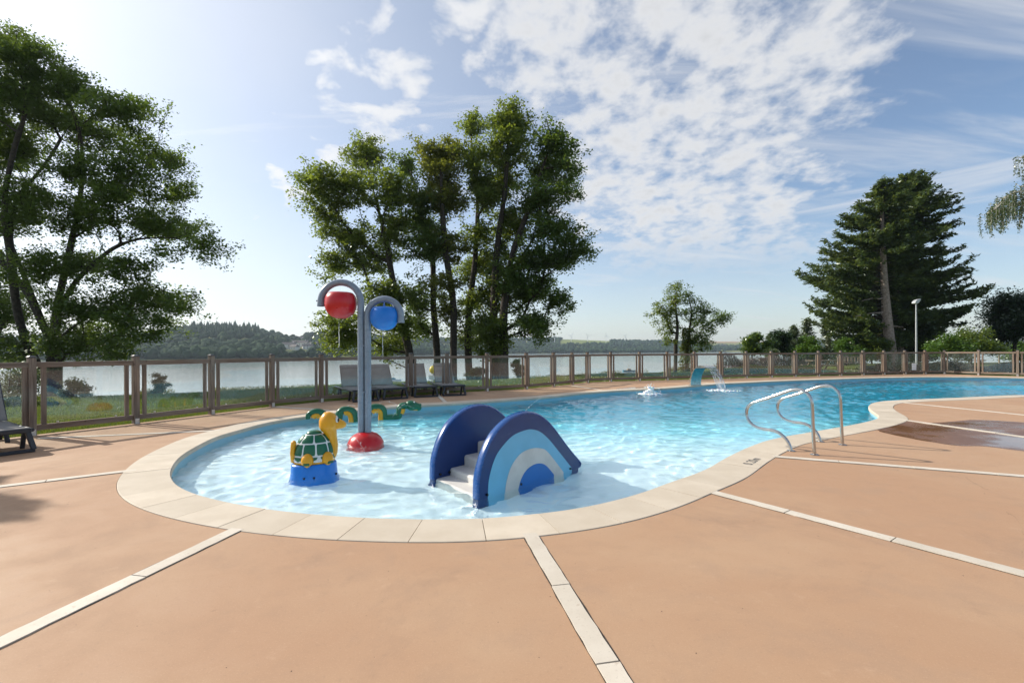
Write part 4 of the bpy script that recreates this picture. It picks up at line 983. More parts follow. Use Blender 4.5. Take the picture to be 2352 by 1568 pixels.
def foam_patch(xy, rad, h, label, seed, nd, peak=0.0):
    rg = random.Random(seed); m = MB(); n = nd
    for i in range(n):
        a = rg.uniform(0, 6.28); r_ = rad * rg.random() ** 0.8; s_ = rg.uniform(0.018, 0.05) * (1.2 - r_ / rad * 0.6)
        z = WL + h * (1 - r_ / rad) + peak * math.exp(-(r_ / rad * 3.2) ** 2) * rg.uniform(0.2, 1.0)
        f = [rg.uniform(0, 6.28) for _ in range(3)]
        m.ball((xy[0] + r_ * math.cos(a) * 1.3, xy[1] + r_ * math.sin(a), z), s_, 8, 6, (rg.uniform(0.8, 1.9), rg.uniform(0.8, 1.5), rg.uniform(0.35, 0.9)), lambda d: 1 + 0.22 * math.sin(5 * d.x + f[0]) * math.sin(6 * d.y + f[1]))
    o = link('foam', m, 'foam', smooth=True); tag(o, label, 'foam', kind='stuff'); return o
build_spout()
bf = G(1494, 905, WL)
foam_patch((bf.x, bf.y), 0.27, 0.03, 'white bubbling water dome near the far pool edge', 12, 190, 0.19)
def drops(c, n, spread, hmax, seed):
    rg = random.Random(seed); m = MB()
    for i in range(n):
        r_ = abs(rg.gauss(0, spread)); a = rg.uniform(0, 6.28); m.ball((c.x + r_ * math.cos(a), c.y + r_ * math.sin(a), WL + rg.uniform(0.02, hmax) * math.exp(-r_ * 2)), rg.uniform(0.006, 0.016), 5, 4)
    return m
dm = link('spray_drops', drops(bf, 60, 0.25, 0.35, 4), 'foam'); tag(dm, 'flying drops above the bubbling water dome', 'spray', kind='stuff')

# ------------------------------------------------------------------ trees
def leaf_quads(C, size, rg, up=0.35, asp=0.62, dirs=None, dirw=0.0):
    n = len(C); N = rg.normal(size=(n, 3)); N[:, 2] = np.abs(N[:, 2]) + up * 2; N /= np.linalg.norm(N, axis=1)[:, None]
    T = rg.normal(size=(n, 3))
    if dirs is not None: T = T * (1 - dirw) + dirs * dirw * 1.7
    T -= N * (T * N).sum(1)[:, None]; T /= np.linalg.norm(T, axis=1)[:, None] + 1e-9; B = np.cross(N, T)
    s = (size * rg.uniform(0.6, 1.25, n))[:, None]
    bend = N * s * 0.12
    V = np.stack([C + T * s * 0.5, C + B * s * 0.5 * asp - bend, C - T * s * 0.5, C - B * s * 0.5 * asp - bend], 1).reshape(-1, 3)
    return V, np.arange(n * 4).reshape(n, 4)
def grow(trunk, targets, seg, alpha, rg, sag=0.0, up_pen=0.6):
    pos = np.zeros((60000, 3)); par = np.full(60000, -1); pl = np.zeros(60000); k = 0
    for tr in trunk:                                   # list of (points, parent index in the first trunk or -1)
        pts, pi = tr; P = resample(catmull(pts, False, seg * 0.5), False, seg); prev = pi
        if prev >= 0: P = P[1:]
        for p in P:
            pos[k] = p; par[k] = prev; pl[k] = 0 if prev < 0 else pl[prev] + np.linalg.norm(p - pos[prev]); prev = k; k += 1
    nt = k; d0 = np.min(np.linalg.norm(targets[:, None] - pos[None, :nt], axis=2), 1)
    tips = []
    for ti in np.argsort(d0):
        P = targets[ti]; dv = P - pos[:k]; d = np.linalg.norm(dv, axis=1)
        c = d + alpha * pl[:k] + up_pen * np.maximum(0, -dv[:, 2]); j = int(np.argmin(c)); q = pos[j]; m = max(1, int(d[j] / seg)); prev = j
        bow = rg.normal(0, 0.07 * d[j], 3); bow[2] += sag * d[j]
        for i in range(1, m + 1):
            t = i / m; p = q + (P - q) * t + bow * 4 * t * (1 - t) + (rg.normal(0, 0.02, 3) if i < m else 0)
            pos[k] = p; par[k] = prev; pl[k] = pl[prev] + np.linalg.norm(p - pos[prev]); prev = k; k += 1
            if k >= 59990: break
        tips.append(prev)
    return pos[:k], par[:k], np.array(tips), nt
def branch_mesh(name, pos, par, r_base, r_min, power=0.62):
    k = len(pos); flow = np.zeros(k); has = np.zeros(k, bool); has[par[par >= 0]] = True; flow[~has] = 1
    for i in range(k - 1, 0, -1):
        if par[i] >= 0: flow[par[i]] += flow[i]
    r = np.maximum(r_min, r_base * (flow / flow.max()) ** power)
    e = np.where(par >= 0)[0]; a, b = pos[par[e]], pos[e]; ra, rb = np.minimum(r[par[e]], r[e] * 1.6), r[e]
    d = b - a; L = np.linalg.norm(d, axis=1)[:, None] + 1e-9; d = d / L
    ref = np.where(np.abs(d[:, 2:3]) < 0.9, [[0, 0, 1.0]], [[1.0, 0, 0]]); s = np.cross(d, ref); s /= np.linalg.norm(s, axis=1)[:, None]; u = np.cross(s, d)
    Vs, Fs, k0 = [], [], 0
    big = rb > 0.035
    for msk, n in ((big, 8), (~big, 3)):
        if not msk.any(): continue
        ang = np.arange(n) * 2 * math.pi / n; ca, sa = np.cos(ang), np.sin(ang)
        ring = s[msk][:, None] * ca[None, :, None] + u[msk][:, None] * sa[None, :, None]
        ext = d[msk] * rb[msk][:, None] * 0.3
        A = a[msk][:, None] - ext[:, None] + ring * ra[msk][:, None, None]; B = b[msk][:, None] + ext[:, None] + ring * rb[msk][:, None, None]
        V = np.concatenate([A, B], 1).reshape(-1, 3); m = msk.sum(); base = (np.arange(m) * 2 * n)[:, None]; i = np.arange(n)[None]; j = (i + 1) % n
        Fs.append(np.stack([base + i, base + j, base + j + n, base + i + n], -1).reshape(-1, 4) + k0); Vs.append(V); k0 += len(V)
    return mesh_np(name, np.concatenate(Vs), np.concatenate(Fs)), r
def sample_blobs(blobs, dens, rg, shell=0.45, clump=5, csize=0.30):
    out = []
    for c, rad in blobs:
        rad = np.array(rad, float); n = max(2, int(dens / clump * (rad[0] * rad[1] * rad[2]) ** (2 / 3)))
        v = rg.normal(size=(n, 3)); v /= np.linalg.norm(v, axis=1)[:, None]; q = rg.random(n) ** shell
        cc = np.array(c) + v * q[:, None] * rad
        out.append(np.repeat(cc, clump, 0) + rg.normal(0, csize, (n * clump, 3)) * np.array([1, 1, 0.6]))
    return np.concatenate(out)
def make_tree(name, label, cat, base, trunk, blobs, dens, per_tip, spread, leaf_size, leafmat, r_base, seed, bark='bark', seg=0.35, alpha=0.30, group=None, sag=-0.03, extra=None, up=0.35, asp=0.62, shell=0.45, r_min=0.006, clump=5, csize=0.30):
    rg = np.random.default_rng(seed); base = Vector(base); t = thing(name, base); tag(t, label, cat, group); b0 = np.array(base)
    T = sample_blobs(blobs, dens, rg, shell, clump, csize)
    pos, par, tips, nt = grow([([np.array(p) for p in pts], pi) for pts, pi in trunk], T, seg, alpha, rg, sag)
    me, r = branch_mesh('trunk', pos - b0, par, r_base, r_min); link('trunk', me, bark, t, smooth=True, fix=False)
    # leaves gather round the twig ends and along the last stretch of each twig
    cs = [pos[tips]]; pr = par[tips]; ok = pr >= nt; cs.append(pos[pr[ok]]); gp = par[pr[ok]]; cs.append(pos[gp[gp >= nt]])
    C = np.concatenate([np.repeat(cs[0], per_tip, 0), np.repeat(cs[1], max(1, per_tip // 2), 0), np.repeat(cs[2], max(1, per_tip // 3), 0)])
    C = C + rg.normal(size=C.shape) * np.array([spread, spread, spread * 0.72])
    V, Fq = leaf_quads(C - b0, leaf_size, rg, up, asp)
    link('crown', mesh_np('crown', V, Fq), leafmat, t, fix=False)
    if extra: extra(t, rg, pos - b0, r, nt)
    return t
def px_blobs(lst, ox, oy, s, Y, rg, dy=0.6, deep=1.0):
    out = []
    for cx, cy, rx, ry in lst:
        u, v = (ox + cx / s) / 1.27086, (oy + cy / s) / 1.27086; k = Y / F / s / 1.27086
        dd = rg.uniform(-dy, dy); c = at(u, v, Y + dd); out.append((tuple(c), (rx * k, max(rx, ry) * k * deep, ry * k)))
    return out
def px_line(lst, ox, oy, s, Y, dy=None):
    return [np.array(at((ox + cx / s) / 1.27086, (oy + cy / s) / 1.27086, Y + (dy[i] if dy else 0))) for i, (cx, cy) in enumerate(lst)]

rgb = np.random.default_rng(77)
# --- big spreading tree at the left
def left_tree():
    Y = 20.0; P = (0, 50, 1.452)
    bl = [(15, 110, 50, 50), (110, 135, 55, 45), (60, 160, 95, 80), (170, 190, 90, 75), (100, 320, 140, 95), (320, 300, 100, 65), (250, 420, 120, 75), (470, 395, 80, 52), (590, 450, 70, 45), (420, 490, 120, 62), (650, 585, 120, 42), (740, 600, 50, 28), (520, 640, 100, 52),
          (330, 640, 110, 80), (100, 540, 130, 110), (770, 735, 85, 35), (620, 745, 110, 50), (450, 775, 100, 65), (740, 890, 130, 48), (860, 950, 58, 42), (600, 880, 110, 50), (300, 850, 110, 70), (100, 790, 130, 100),
          (680, 985, 60, 24), (540, 1060, 95, 50), (350, 1040, 95, 60), (150, 1040, 120, 80), (650, 1190, 130, 45), (785, 1225, 48, 40), (500, 1220, 110, 62), (320, 1220, 100, 60), (600, 1320, 105, 48), (400, 1345, 130, 58),
          (240, 1380, 90, 45), (50, 1240, 110, 90), (10, 1400, 90, 50), (735, 1300, 55, 26), (-160, 300, 190, 220), (-140, 700, 200, 260), (-150, 1100, 170, 220), (420, 320, 40, 30), (640, 410, 30, 25), (560, 360, 30, 20), (870, 1010, 45, 30), (480, 1410, 70, 30)]
    tr = [(px_line([(225, 1640), (228, 1450), (232, 1280), (275, 1080), (330, 820), (350, 640), (330, 450), (250, 250)], *P, Y), -1),
          (px_line([(225, 1610), (130, 1420), (75, 1250), (45, 1000), (20, 780), (60, 560), (110, 380), (80, 200)], *P, Y, [0, -0.2, -0.5, -0.7, -0.8, -0.8, -0.9, -1]), 0),
          (px_line([(232, 1290), (300, 1150), (380, 1060), (480, 980), (570, 945), (660, 935), (760, 940), (850, 985)], *P, Y, [0, -0.1, -0.3, -0.5, -0.6, -0.7, -0.7, -0.7]), 5),
          (px_line([(45, 1000), (60, 800), (130, 700), (215, 590), (290, 470), (420, 350)], *P, Y, [-0.7, -0.4, 0, 0.2, 0.4, 0.5]), 6),
          (px_line([(215, 1380), (160, 1260), (110, 1160), (20, 1050), (-120, 900)], *P, Y, [0, 0.3, 0.5, 0.7, 0.8]), 4)]
    make_tree('riverside_tree', 'huge spreading dark leaved tree filling the left edge', 'tree', tuple(px_line([(225, 1640)], *P, Y)[0]), tr, px_blobs(bl, *P, Y, rgb, 2.2, 1.0), 96, 30, 0.165, 0.108, 'leaf_alder', 0.36, 11, seg=0.40, alpha=0.34, asp=0.75, csize=0.34, r_min=0.009)
left_tree()
# --- stand of trees in the middle
def middle_trees():
    P = (820, 290, 1.8667)
    specs = [
        ('leftmost leaning tree of the tall lakeside stand', 33.0, [(705, 1520), (700, 1380), (660, 1220), (605, 960), (560, 720), (500, 480), (460, 300)],
         [(455, 320, 95, 95), (205, 460, 95, 50), (340, 480, 110, 90), (560, 500, 90, 100), (250, 590, 80, 60), (260, 700, 75, 45), (400, 740, 110, 60), (290, 880, 75, 55), (480, 870, 110, 70), (630, 740, 80, 90), (345, 1270, 75, 120), (540, 1080, 110, 80), (600, 1340, 90, 50), (620, 1230, 90, 70), (150, 430, 40, 25), (230, 940, 40, 30), (300, 1180, 60, 50)], 'leaf_poplar', 0.20),
        ('slender second tree in the tall lakeside stand', 34.5, [(852, 1520), (850, 1380), (830, 1100), (825, 850), (770, 620), (710, 400)],
         [(690, 360, 48, 65), (720, 560, 85, 100), (790, 800, 85, 90), (740, 1080, 95, 80), (800, 680, 60, 60), (780, 1240, 70, 70)], 'leaf_alder', 0.17),
        ('yellowish round topped tree in the middle of the lakeside stand', 32.5, [(942, 1520), (940, 1380), (938, 1100), (900, 850), (880, 600), (870, 350)],
         [(825, 280, 55, 65), (925, 290, 50, 75), (870, 420, 105, 95), (900, 590, 95, 85), (910, 800, 90, 75), (890, 1000, 70, 60), (840, 350, 60, 60), (930, 1180, 55, 70)], 'leaf_ivy', 0.16),
        ('thin tree left of the tallest tree in the lakeside stand', 35.0, [(1030, 1520), (1020, 1380), (1025, 1150), (1060, 850), (1070, 550), (1040, 250)],
         [(1035, 170, 48, 70), (1060, 320, 70, 90), (1095, 510, 75, 90), (1060, 740, 75, 70), (1040, 930, 75, 70), (1040, 1120, 60, 60), (1030, 1270, 55, 70)], 'leaf_poplar', 0.18),
        ('tallest tree of the lakeside stand with a pointed bright top', 33.8, [(1168, 1520), (1165, 1380), (1160, 1100), (1180, 800), (1220, 500), (1240, 200)],
         [(1240, 110, 75, 65), (1190, 160, 45, 60), (1305, 170, 50, 75), (1240, 270, 100, 85), (1190, 450, 90, 100), (1250, 660, 110, 95), (1170, 880, 110, 85), (1150, 1060, 100, 85), (1120, 1230, 90, 70), (1170, 1320, 70, 50)], 'leaf_poplar', 0.21),
        ('broad right hand tree of the tall lakeside stand', 33.0, [(1216, 1520), (1213, 1380), (1215, 1150), (1260, 850), (1350, 600), (1440, 330)],
         [(1470, 220, 50, 75), (1520, 260, 40, 80), (1430, 360, 85, 90), (1555, 390, 55, 90), (1410, 540, 120, 85), (1550, 510, 55, 45), (1470, 700, 105, 65), (1600, 780, 70, 48), (1410, 860, 120, 75), (1560, 880, 75, 38), (1370, 1040, 130, 75), (1500, 1090, 70, 45), (1350, 1210, 115, 45), (1640, 850, 35, 25), (1430, 1270, 50, 25), (1290, 960, 90, 80)], 'leaf_alder', 0.23)]
    for i, (lab, Y, tr, bl, lm, rb) in enumerate(specs):
        line = px_line(tr, *P, Y); b = line[0]; b[2] = float(terrain_z(b[0], b[1])) - 0.05
        make_tree('lakeside_tree', lab, 'tree', tuple(b), [(line, -1)], px_blobs([(a, b, c * 1.08, d * 1.14) for a, b, c, d in bl], *P, Y, rgb, 2.0, 1.1), 46, 27, 0.23, 0.19, lm, rb * 1.5, 30 + i, seg=0.6, alpha=0.30, csize=0.5, r_min=0.014, group='tall stand of trees beyond the loungers', asp=0.75)
middle_trees()
def pair_trees():
    P = (1850, 780, 3.92); Y = 36
    for lab, tr, bl, lm, sd in (('left tree of the small airy pair, straight thin trunk', [(472, 1300), (478, 1100), (480, 900), (500, 700), (480, 450), (470, 260)],
          [(465, 255, 60, 45), (450, 390, 90, 80), (330, 415, 75, 42), (235, 520, 60, 40), (400, 550, 100, 65), (320, 640, 60, 40), (470, 700, 90, 75), (430, 840, 70, 50), (480, 300, 40, 60), (420, 480, 50, 40)], 'leaf_poplar', 61),
         ('right tree of the small airy pair, ivy on its trunk', [(605, 1300), (605, 1100), (615, 900), (640, 700), (660, 500), (620, 330)],
          [(595, 305, 45, 38), (650, 395, 85, 55), (740, 465, 90, 55), (640, 550, 90, 75), (880, 530, 80, 42), (1000, 530, 70, 45), (960, 600, 50, 28), (780, 640, 95, 60), (880, 700, 50, 60), (680, 760, 90, 65), (800, 790, 75, 48), (760, 890, 110, 45), (600, 900, 60, 80), (1060, 560, 35, 25)], 'leaf_alder', 62)):
        line = px_line(tr, *P, Y); b = line[0]; b[2] = float(terrain_z(b[0], b[1])) - 0.05
        def ivy(t, rg, pos, r, nt, on=(sd == 62), bz=b):
            if not on: return
            z = rg.uniform(0.0, 3.4, 2600); a = rg.uniform(0, 6.28, 2600); q = (0.30 + 0.30 * np.exp(-((z - 0.9) / 1.2) ** 2)) * rg.random(2600) ** 0.4
            V, Fq = leaf_quads(np.stack([q * np.cos(a), q * np.sin(a), z], 1), 0.14, rg); link('ivy', mesh_np('ivy', V, Fq), 'leaf_ivy', t, fix=False)
        make_tree('shore_tree', lab, 'tree', tuple(b), [(line, -1)], px_blobs(bl, *P, Y, rgb, 0.6, 1.0), 70, 22, 0.17, 0.15, lm, 0.15, sd, seg=0.3, alpha=0.28, group='airy pair of trees by the shore', extra=ivy)
pair_trees()
# --- conifers
def conifer(name, label, base, apex, nb, reach, dens, seed, lean=0.0, skip=None, needle=0.30, rb=0.5, group=None, z0=0.1, mat='needle', bark='bark_pine', droop=0.22, stubs=0):
    rg = np.random.default_rng(seed); base = np.array(base, float); apex = np.array(apex, float); H = apex[2] - base[2]
    t = thing(name, tuple(base)); tag(t, label, 'tree', group)
    n = 26; tt = np.linspace(0, 1, n); ax = (apex - base)[None] * tt[:, None]; ax[:, 0] += lean * np.sin(tt * math.pi)
    tm = MB(); tm.tube([tuple(p) for p in ax], [rb * (1 - 0.93 * x) + 0.02 for x in tt], 12); link('trunk', tm, bark, t, smooth=True)
    C, D, bm_ = [], [], MB()
    for i in range(nb):
        f = z0 + (1 - z0) * (i + rg.random()) / nb; az = rg.uniform(0, 2 * math.pi)
        if skip and skip(f, az): continue
        L = reach(f, az) * rg.uniform(0.66, 1.06) * (1.0 if rg.random() < 0.86 else 1.12); o = np.array([np.interp(f, tt, ax[:, k]) for k in range(3)])
        dr = np.array([math.cos(az), math.sin(az), 0]); m = max(5, int(L / 0.22)); s = np.linspace(0.08, 1, m)
        path = o + dr * (L * s)[:, None]; path[:, 2] += L * (0.08 * s - droop * s ** 2 + 0.26 * s ** 4) * rg.uniform(0.3, 1.7); path[:, 2] += L * s * rg.normal(0.02, 0.10)
        bm_.tube([tuple(o)] + [tuple(p) for p in path[::max(1, m // 4)]], [0.07, 0.05, 0.04, 0.03, 0.02, 0.015, 0.01][:1 + len(path[::max(1, m // 4)])] if 1 + len(path[::max(1, m // 4)]) <= 7 else 0.03, 4)
        w = 0.09 * L + 0.30; per = max(2, int(dens))
        for p, ss in zip(path, s):
            if ss < 0.22: continue
            k = max(2, int(per * (1.15 - 0.55 * ss))); sd = np.array([-dr[1], dr[0], 0]); lat = rg.normal(0, 0.45, k) * w * (1.15 - 0.75 * ss)
            c = p + sd * lat[:, None] + dr * (rg.normal(0, 0.16, k) + np.abs(lat) * 0.35)[:, None]; c[:, 2] += rg.normal(0, 0.26 * needle, k) - 0.22 * np.abs(lat)
            C.append(c); dd = dr[None] + sd[None] * (np.sign(lat) * 0.7)[:, None] + rg.normal(0, 0.3, (k, 3)); D.append(dd)
    link('branches', bm_, 'bark', t)
    if stubs:
        sm = MB()
        for f, az, L in ((0.28, math.pi * 1.02, 4.6), (0.36, math.pi * 0.97, 3.6), (0.21, 0.15, 1.6)):
            o = np.array([np.interp(f, tt, ax[:, k]) for k in range(3)]); dr = np.array([math.cos(az), -0.25, 0]); sm.tube([tuple(o + dr * (L * q) + np.array([0, 0, L * (0.12 * q - 0.22 * q * q) + rg.normal(0, 0.04)])) for q in np.linspace(0, 1, 8)], [0.11 - 0.012 * q for q in range(8)], 6)
        link('dead_branch', sm, 'bark_pine', t)
    C, D = np.concatenate(C), np.concatenate(D); V, Fq = leaf_quads(C, needle, rg, 0.25, 0.36, D, 0.6)
    link('crown', mesh_np('crown', V, Fq), mat, t, fix=False); return t
def big_conifers():
    P = (2300, 480, 2.614)
    def w(cx, cy, Y): return np.array(at((P[0] + cx / P[2]) / 1.27086, (P[1] + cy / P[2]) / 1.27086, Y))
    Y = 56; k = Y / F / P[2] / 1.27086
    b = w(795, 1510, Y); b[2] = float(terrain_z(b[0], b[1])) - 0.1; top = w(720, 130, Y)
    prof = np.array([(1480, 500, 400), (1330, 560, 330), (1240, 590, 470), (1130, 570, 620), (1000, 480, 640), (900, 530, 560), (850, 510, 480), (790, 640, 500), (690, 480, 440), (600, 440, 460), (470, 350, 360), (350, 330, 440), (300, 190, 390), (200, 90, 290), (120, 60, 220), (90, 20, 100)], float)
    zf = (1510 - prof[:, 0]) / (1510 - 90); o_ = np.argsort(zf); zf, pl_, pr_ = zf[o_], prof[o_, 1] * k, prof[o_, 2] * k
    def reach(f, az):
        c = math.cos(az); side = np.interp(f, zf, pr_) if c > 0 else np.interp(f, zf, pl_); mid = 0.5 * (np.interp(f, zf, pr_) + np.interp(f, zf, pl_))
        return abs(c) * side + (1 - abs(c)) * mid * 0.85
    conifer('fir_tree', 'tall dark fir with a bare pale trunk rising over the right fence', b, top, 300, lambda f, az: reach(f, az) * (0.95 if math.cos(az) < 0 else 0.58), 18, 91, skip=lambda f, az: f < 0.60 and -2.5 < ((az + math.pi) % (2 * math.pi) - math.pi) < -0.5, needle=0.52, rb=0.62, z0=0.10, lean=-0.4, stubs=1)
    b2 = w(840, 1510, Y + 5); b2[2] = float(terrain_z(b2[0], b2[1])) - 0.1; top2 = w(880, 85, Y + 5)
    conifer('fir_tree', 'broad dense fir standing just behind the bare trunked fir', b2, top2, 390, lambda f, az: reach(f, az) * (0.86 if math.cos(az) > 0 else 0.72), 18, 92, needle=0.54, rb=0.6, z0=0.05)
big_conifers()
# --- smaller trees and shrubs
def bushy(name, label, cat, u, vbase, vtop, Y, ru, leafmat, seed, n_leaf=46, size=None, group=None, trunk_frac=0.3, dens=None, zoff=0.0, flat=1.0, shell=0.5, bark='bark'):
    rg = np.random.default_rng(seed); r = ray(u, 0); b = np.array([r.x * Y, Y, 0.0]); b[2] = float(terrain_z(b[0], b[1])) - 0.03 + zoff
    top = at(u, vtop, Y).z; Hh = top - b[2]; rad = ru / F * Y; c0_ = b[2] + Hh * trunk_frac; blobs = []
    for i in range(9):
        f = (i + 0.5) / 9; a = rg.uniform(0, 6.28); q = rad * 0.55 * rg.random() ** 0.5 * math.sin(math.pi * (0.25 + 0.7 * f)); z = c0_ + (top - c0_) * (0.12 + 0.76 * f)
        blobs.append(((b[0] + q * math.cos(a), b[1] + q * math.sin(a), z), (rad * 0.5 * flat * (0.6 + 0.6 * math.sin(math.pi * (0.2 + 0.65 * f))), rad * 0.5, (top - c0_) * 0.15)))
    size = size or max(0.05, 5.0 / F * Y)
    d = dens or 34 / max(rad, 0.4) ** 1.1
    tr = [([b, b + np.array([rg.normal(0, 0.03) * Hh, 0, Hh * 0.35]), b + np.array([rg.normal(0, 0.05) * Hh, 0, Hh * 0.78])], -1)]
    return make_tree(name, label, cat, tuple(b), tr, blobs, d, n_leaf, rad * 0.14, size, leafmat, max(0.02, Hh * 0.022), seed, bark=bark, seg=max(0.12, rad * 0.2), alpha=0.25, group=group, shell=shell, clump=3, csize=rad * 0.10, r_min=max(0.004, 0.0005 * Y))
BG = 'trees beyond the right fence'
bushy('round_tree', 'small round crowned tree left of the poplars beyond the fence', 'tree', 1727, 848, 767, 44, 36, 'leaf_alder', 201, 60, group=BG, trunk_frac=0.42)
bushy('dark_tree', 'dark bushy tree between the round tree and the feathery poplars', 'tree', 1796, 850, 753, 52, 36, 'leaf_dark', 202, 60, group=BG, trunk_frac=0.25)
bushy('bright_bush', 'bright green round bush under the feathery poplars', 'bush', 1852, 850, 772, 50, 34, 'leaf_bright', 203, 60, group=BG, trunk_frac=0.25)
bushy('bright_bush', 'bright green low bush left of the bare fir trunk', 'bush', 1940, 850, 781, 50, 40, 'leaf_bright', 204, 60, group=BG, trunk_frac=0.25)
bushy('green_tree', 'mid green tree just right of the bright bush below the fir', 'tree', 1998, 850, 772, 56, 44, 'leaf_poplar', 205, 60, group=BG, trunk_frac=0.2)
bushy('hazel_bush', 'broad green bush right of the lamp post', 'bush', 2162, 850, 772, 45, 56, 'leaf_bright', 206, 60, group=BG, trunk_frac=0.3)
bushy('hazel_bush', 'tall broad green bush left of the dark round tree', 'bush', 2226, 850, 757, 46, 56, 'leaf_poplar', 207, 60, group=BG, trunk_frac=0.3)
bushy('lime_bush', 'small yellow green bush in front of the dark round tree trunk', 'bush', 2338, 850, 785, 70, 36, 'leaf_bright', 208, 50, group=BG)
bushy('oak_tree', 'dark round crowned tree at the right edge', 'tree', 2325, 845, 676, 58, 88, 'leaf_dark', 209, 70, group=BG, trunk_frac=0.34, dens=11, size=0.30)
bushy('shade_bush', 'dark bush under the firs left of the lamp post', 'bush', 2090, 850, 770, 66, 60, 'leaf_dark', 210, 60, group=BG, trunk_frac=0.08)
bushy('shade_bush', 'dark bush under the firs behind the wooden benches', 'bush', 1958, 852, 800, 60, 60, 'leaf_dark', 211, 60, group=BG, trunk_frac=0.05)
bushy('shade_bush', 'dark shrub behind the bright bush beyond the fence', 'bush', 1870, 852, 800, 58, 56, 'leaf_dark', 212, 60, group=BG, trunk_frac=0.05)
bushy('shade_bush', 'grey green shrub beside the round tree trunk', 'bush', 1768, 856, 800, 46, 22, 'leaf_pale', 213, 50, group=BG, trunk_frac=0.05)
def poplar(label, u, vtop, Y, ru, seed):
    r = ray(u, 0); b = np.array([r.x * Y, Y, 0.0]); b[2] = float(terrain_z(b[0], b[1])); top = np.array(at(u, vtop, Y)); rad = ru / F * Y
    conifer('young_poplar', label, b, (b[0], Y, top[2]), 70, lambda f, az: rad * (1.05 - f) ** 0.7 * 1.25, 12, seed, needle=0.30, rb=0.09, group=BG, z0=0.15, mat='leaf_pale', bark='bark', droop=-0.5)
poplar('feathery young poplar left of the dark bushy tree', 1767, 767, 56, 13, 221)
poplar('feathery young poplar right of the dark bushy tree', 1818, 749, 56, 19, 222)
poplar('tallest feathery young poplar beside the firs', 1849, 733, 57, 20, 223)
poplar('feathery young poplar half hidden by the firs', 1895, 738, 60, 20, 224)
# shrubs near the left fence and on the bank
SH = 'shrubs on the lake bank'
bushy('bank_shrub', 'airy shrub beside the big tree trunk, seen through the glass', 'shrub', 165, 935, 872, 13.6, 42, 'leaf_pale', 231, 40, 0.06, SH, 0.05)
bushy('bank_shrub', 'round shrub on the bank behind the third pane', 'shrub', 364, 905, 858, 18.0, 26, 'leaf_pale', 232, 60, 0.06, SH, 0.05, dens=60)
bushy('bank_shrub', 'leafy shrub at the foot of the right lakeside trunks', 'shrub', 1185, 885, 825, 31.5, 20, 'leaf_alder', 233, 50, 0.13, SH, 0.1)
bushy('bank_shrub', 'pale shrub between the trunks behind the right loungers', 'shrub', 1090, 880, 842, 31.5, 26, 'leaf_pale', 234, 50, 0.12, SH, 0.05)
bushy('bank_shrub', 'leafy shoots round the trunk behind the middle loungers', 'shrub', 998, 880, 832, 31.5, 16, 'leaf_poplar', 235, 50, 0.12, SH, 0.1)
bushy('bank_shrub', 'dense shrub low on the left behind the near lounger', 'shrub', 20, 960, 835, 11.5, 90, 'leaf_pale', 236, 50, 0.06, SH, 0.02, dens=40)
# out of the picture to the left: a small tree whose shade falls on the deck
bushy('garden_tree', 'small tree beyond the fence outside the left edge', 'tree', -735, 980, 112, 6.6, 100, 'leaf_alder', 240, 90, 0.12, trunk_frac=0.66, dens=40)
# drooping birch reaching in from the right
def birch():
    rg = np.random.default_rng(301); Y = 28.0; b = np.array(at(2480, 860, Y)); b[2] = float(terrain_z(b[0], b[1])); t = thing('weeping_birch', tuple(b)); tag(t, 'weeping birch with hanging twigs at the right edge', 'tree')
    trunk = [b, np.array(at(2478, 700, Y)), np.array(at(2470, 520, Y)), np.array(at(2462, 320, Y)), np.array(at(2455, 180, Y))]
    limbs = []
    ends = [(2290, 478), (2310, 455), (2335, 440), (2345, 430), (2330, 470), (2270, 490), (2345, 362), (2375, 350), (2400, 470), (2380, 420), (2420, 380), (2440, 470), (2300, 466), (2320, 448)]
    tg = np.array([at(u, v, Y + rg.uniform(-1.2, 1.2)) for u, v in ends]); pos, par, tips, nt = grow([(trunk, -1)], tg, 0.4, 0.2, rg, 0.10)
    tips = np.unique(np.concatenate([tips, par[tips], par[par[tips]]])); tips = tips[tips >= nt]
    k = len(pos); P2 = [pos]; pa = [par]; C = []
    for tpi in np.repeat(tips, 6):
        L = rg.uniform(0.5, 1.9); n = int(L / 0.12); st = pos[tpi] + rg.normal(0, 0.22, 3) * (1, 1, 0.5); x = st + np.array([0, 0, -1])[None] * (np.arange(n) * 0.12)[:, None] + np.cumsum(rg.normal(0, 0.012, (n, 3)), 0); P2.append(x); pa.append(np.r_[tpi, k + np.arange(n - 1)]); k += n
        C.append(np.repeat(x, 7, 0))
    pos = np.concatenate(P2); par = np.concatenate(pa).astype(int)
    me, r = branch_mesh('trunk', pos - b, par, 0.22, 0.006); link('trunk', me, 'bark_birch', t, smooth=True, fix=False)
    C = np.concatenate(C); C = C + rg.normal(0, 0.055, C.shape); V, Fq = leaf_quads(C - b, 0.095, rg, 0.1, 0.7); link('crown', mesh_np('crown', V, Fq), 'leaf_birch', t, fix=False)
birch()

